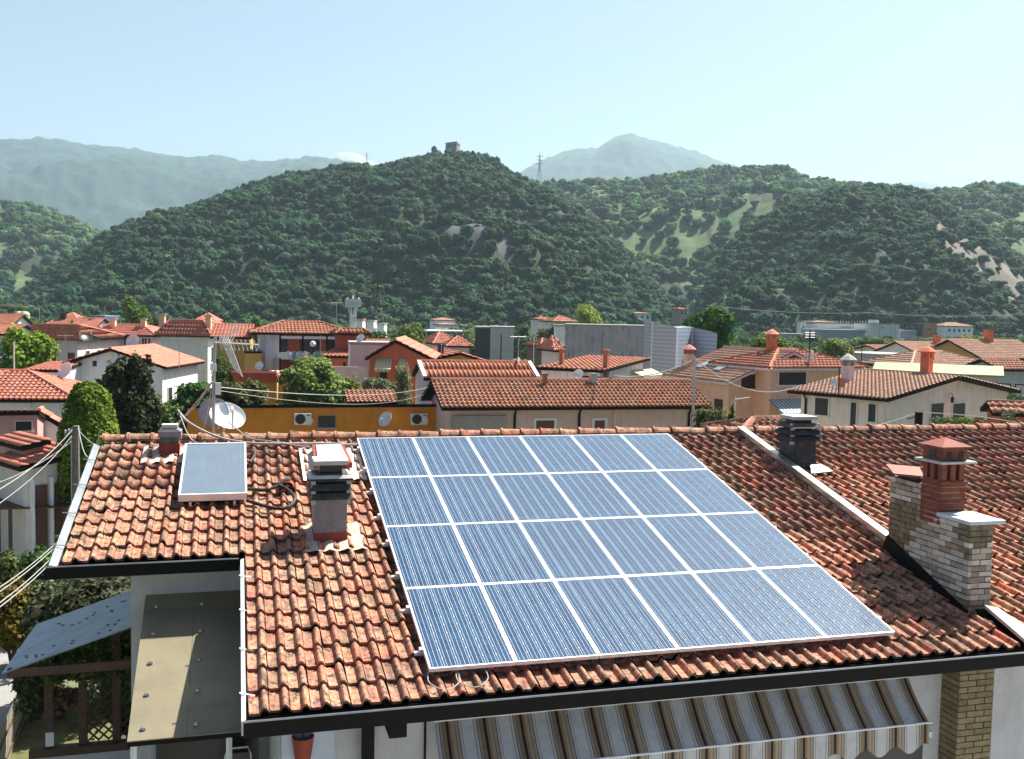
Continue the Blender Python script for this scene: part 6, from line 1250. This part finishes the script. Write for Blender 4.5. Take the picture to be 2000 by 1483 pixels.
tree('large dark green tree right behind the steel shed', 1385, 106, 598, 72, 0, 8500, 38, nl=18, zb=4); tree('bright broad tree behind the villa chimney', 1505, 98, 648, 58, 1, 5500, 39, zb=4); tree('dark olive tree beside the villa mast', 1635, 100, 666, 48, 1, 4000, 40, zb=4); tree('round tree in front of the white silos', 1713, 190, 655, 26, 0, 2200, 41)
tree('tall dark conifer like tree left of the steel shed wood', 1020, 210, 628, 24, 2, 2000, 42); tree('umbrella pine like dark crown above the pale cube', 1075, 190, 634, 34, 2, 2200, 43); tree('round bush with bright top beside the pale cube', 1078, 150, 652, 12, 1, 700, 44)
tree('bright leafy bush at the corner of the peach villa', 1396, 43, 782, 42, 1, 4200, 45, zb=3.6); tree('slim spiky bush beside the leafy one by the villa', 1428, 43.5, 790, 13, 1, 1100, 46, zb=3.6)
tree('dark round tree behind the balcony house', 508, 150, 615, 24, 0, 1800, 47); tree('green bushes behind the pale blue grey block', 1760, 135, 672, 30, 0, 2000, 48); tree('dark green bush in front of the green shed end', 1975, 66, 762, 44, 2, 2600, 49)
tree('pale flowering hedge at the right edge behind the ridge', 1975, 38, 797, 50, 3, 4200, 50, zb=.5, cat='hedge', name='hedge', leaf=.11); tree('low leafy bush behind the orange annex left end', 335, 47, 792, 44, 0, 4200, 51, zb=3.4)
tree('umbrella pine at the left edge with flat dark crown', 18, 230, 596, 28, 2, 2400, 52, zb=8.5, lobes=[(0, 0, .75, 1, 1, .25), (.5, 0, .65, .5, .5, .2), (-.5, .1, .7, .5, .5, .2)])
for k, (px, yb, D, h_a, lab) in enumerate(((128, 716, 66, 2.2, 'thin television aerial on the roof by the white turret house'), (350, 722, 60, 2.0, 'small aerial before the white gabled house wall'), (657, 628, 88, 1.8, 'cross shaped aerial on the apartment house roof'), (1012, 705, 60, 1.6, 'aerial beside the white dish on the tiled row house'), (905, 672, 128, 2.6, 'aerial between the far red roofs and the dark cube'), (1884, 690, 120, 2.6, 'aerial on the sandy roofs at the far right'), (862, 690, 74, 2.0, 'aerial beside the black chimney of the ochre gable house'))):
    q = P(px, yb, D); t = thing('roof_antenna', lab, 'antenna', tuple(q)); MB().tube([(0, 0, -.4), (0, 0, h_a)], .025, 5).build('pole', M_metal, t); b = MB()
    b.tube([(-.5, 0, h_a-.12), (.5, .1, h_a-.12)], .014, 4); b.build('boom', M_metal, t)
    for i in range(6): MB().tube([(-.45+i*.18, -.28+.02*i, h_a-.1), (-.45+i*.18, .28-.02*i, h_a-.1)], .010, 4).build('element', M_metal, t)
# cypresses etc. on the castle hill skyline
for k, (px, yt, D, lab) in enumerate(((848, 286, 757, 'dark pointed tree left of the castle tower'), (1010, 336, 750, 'pair of dark cypresses low on the right castle ridge'), (1080, 348, 990, 'dark tree below the tall lattice pylon'))):
    tree(lab, px, D, yt, 9, 2, 500, 60+k, zb=float(P(px, yt+22, D)[2]), leaf=1.2, lobes=[(0, 0, .5, .6, .6, .5)])
# ------------------------------------------------------------------ greenery between the houses
def free(q, mg=1.6):
    for (a, ux, vy, W, d) in FOOT:
        r = q-a; u, v = r @ ux[:2], r @ vy[:2]
        if -mg < u < W+mg and -mg < v < d+mg: return False
    return True
M_town = leaf_mat('garden_leaf', (.02, .045, .014), (.06, .12, .028), (.15, .21, .05)); TC = bpy.data.collections.new('garden_kinds')
for k in range(4):
    rr = random.Random(k+50); lb = [(0, 0, .8, .8, .8, .7)]+[(rr.uniform(-.6, .6), rr.uniform(-.6, .6), rr.uniform(.5, 1.2), .45, .45, .4) for _ in range(5)]
    o = crown('garden_crown', lb, 900, .16, M_town, None, 70+k, .74); COL.objects.unlink(o); TC.objects.link(o)
rg = np.random.default_rng(31); pts = []
def seen(D, lo=-140, hi=2140): return xy(lo, D), xy(hi, D)
D = 52.0
while D < 470:
    st = 3.0+D*.012 if D < 200 else 6.5; a, b_ = seen(D); n = int(np.linalg.norm(b_-a)/st)
    for i in range(n):
        q = a+(b_-a)*(i+rg.random())/n+rg.uniform(-1, 1, 2)*st*.4
        if D < 190: r = rg.uniform(.9, 2.0) if rg.random() < .8 else rg.uniform(1.8, 2.6)
        else: r = rg.uniform(2.2, 4.0)
        if rg.random() < (.62 if D < 190 else .85) and free(q, 1.2+r*.7): pts.append((q[0], q[1], 0, r))
    D += st
forest('garden_greenery', pts, 'bushes and small trees filling the gardens between the houses', 'greenery', (0, 1, 2, 3), 6, coll=TC)
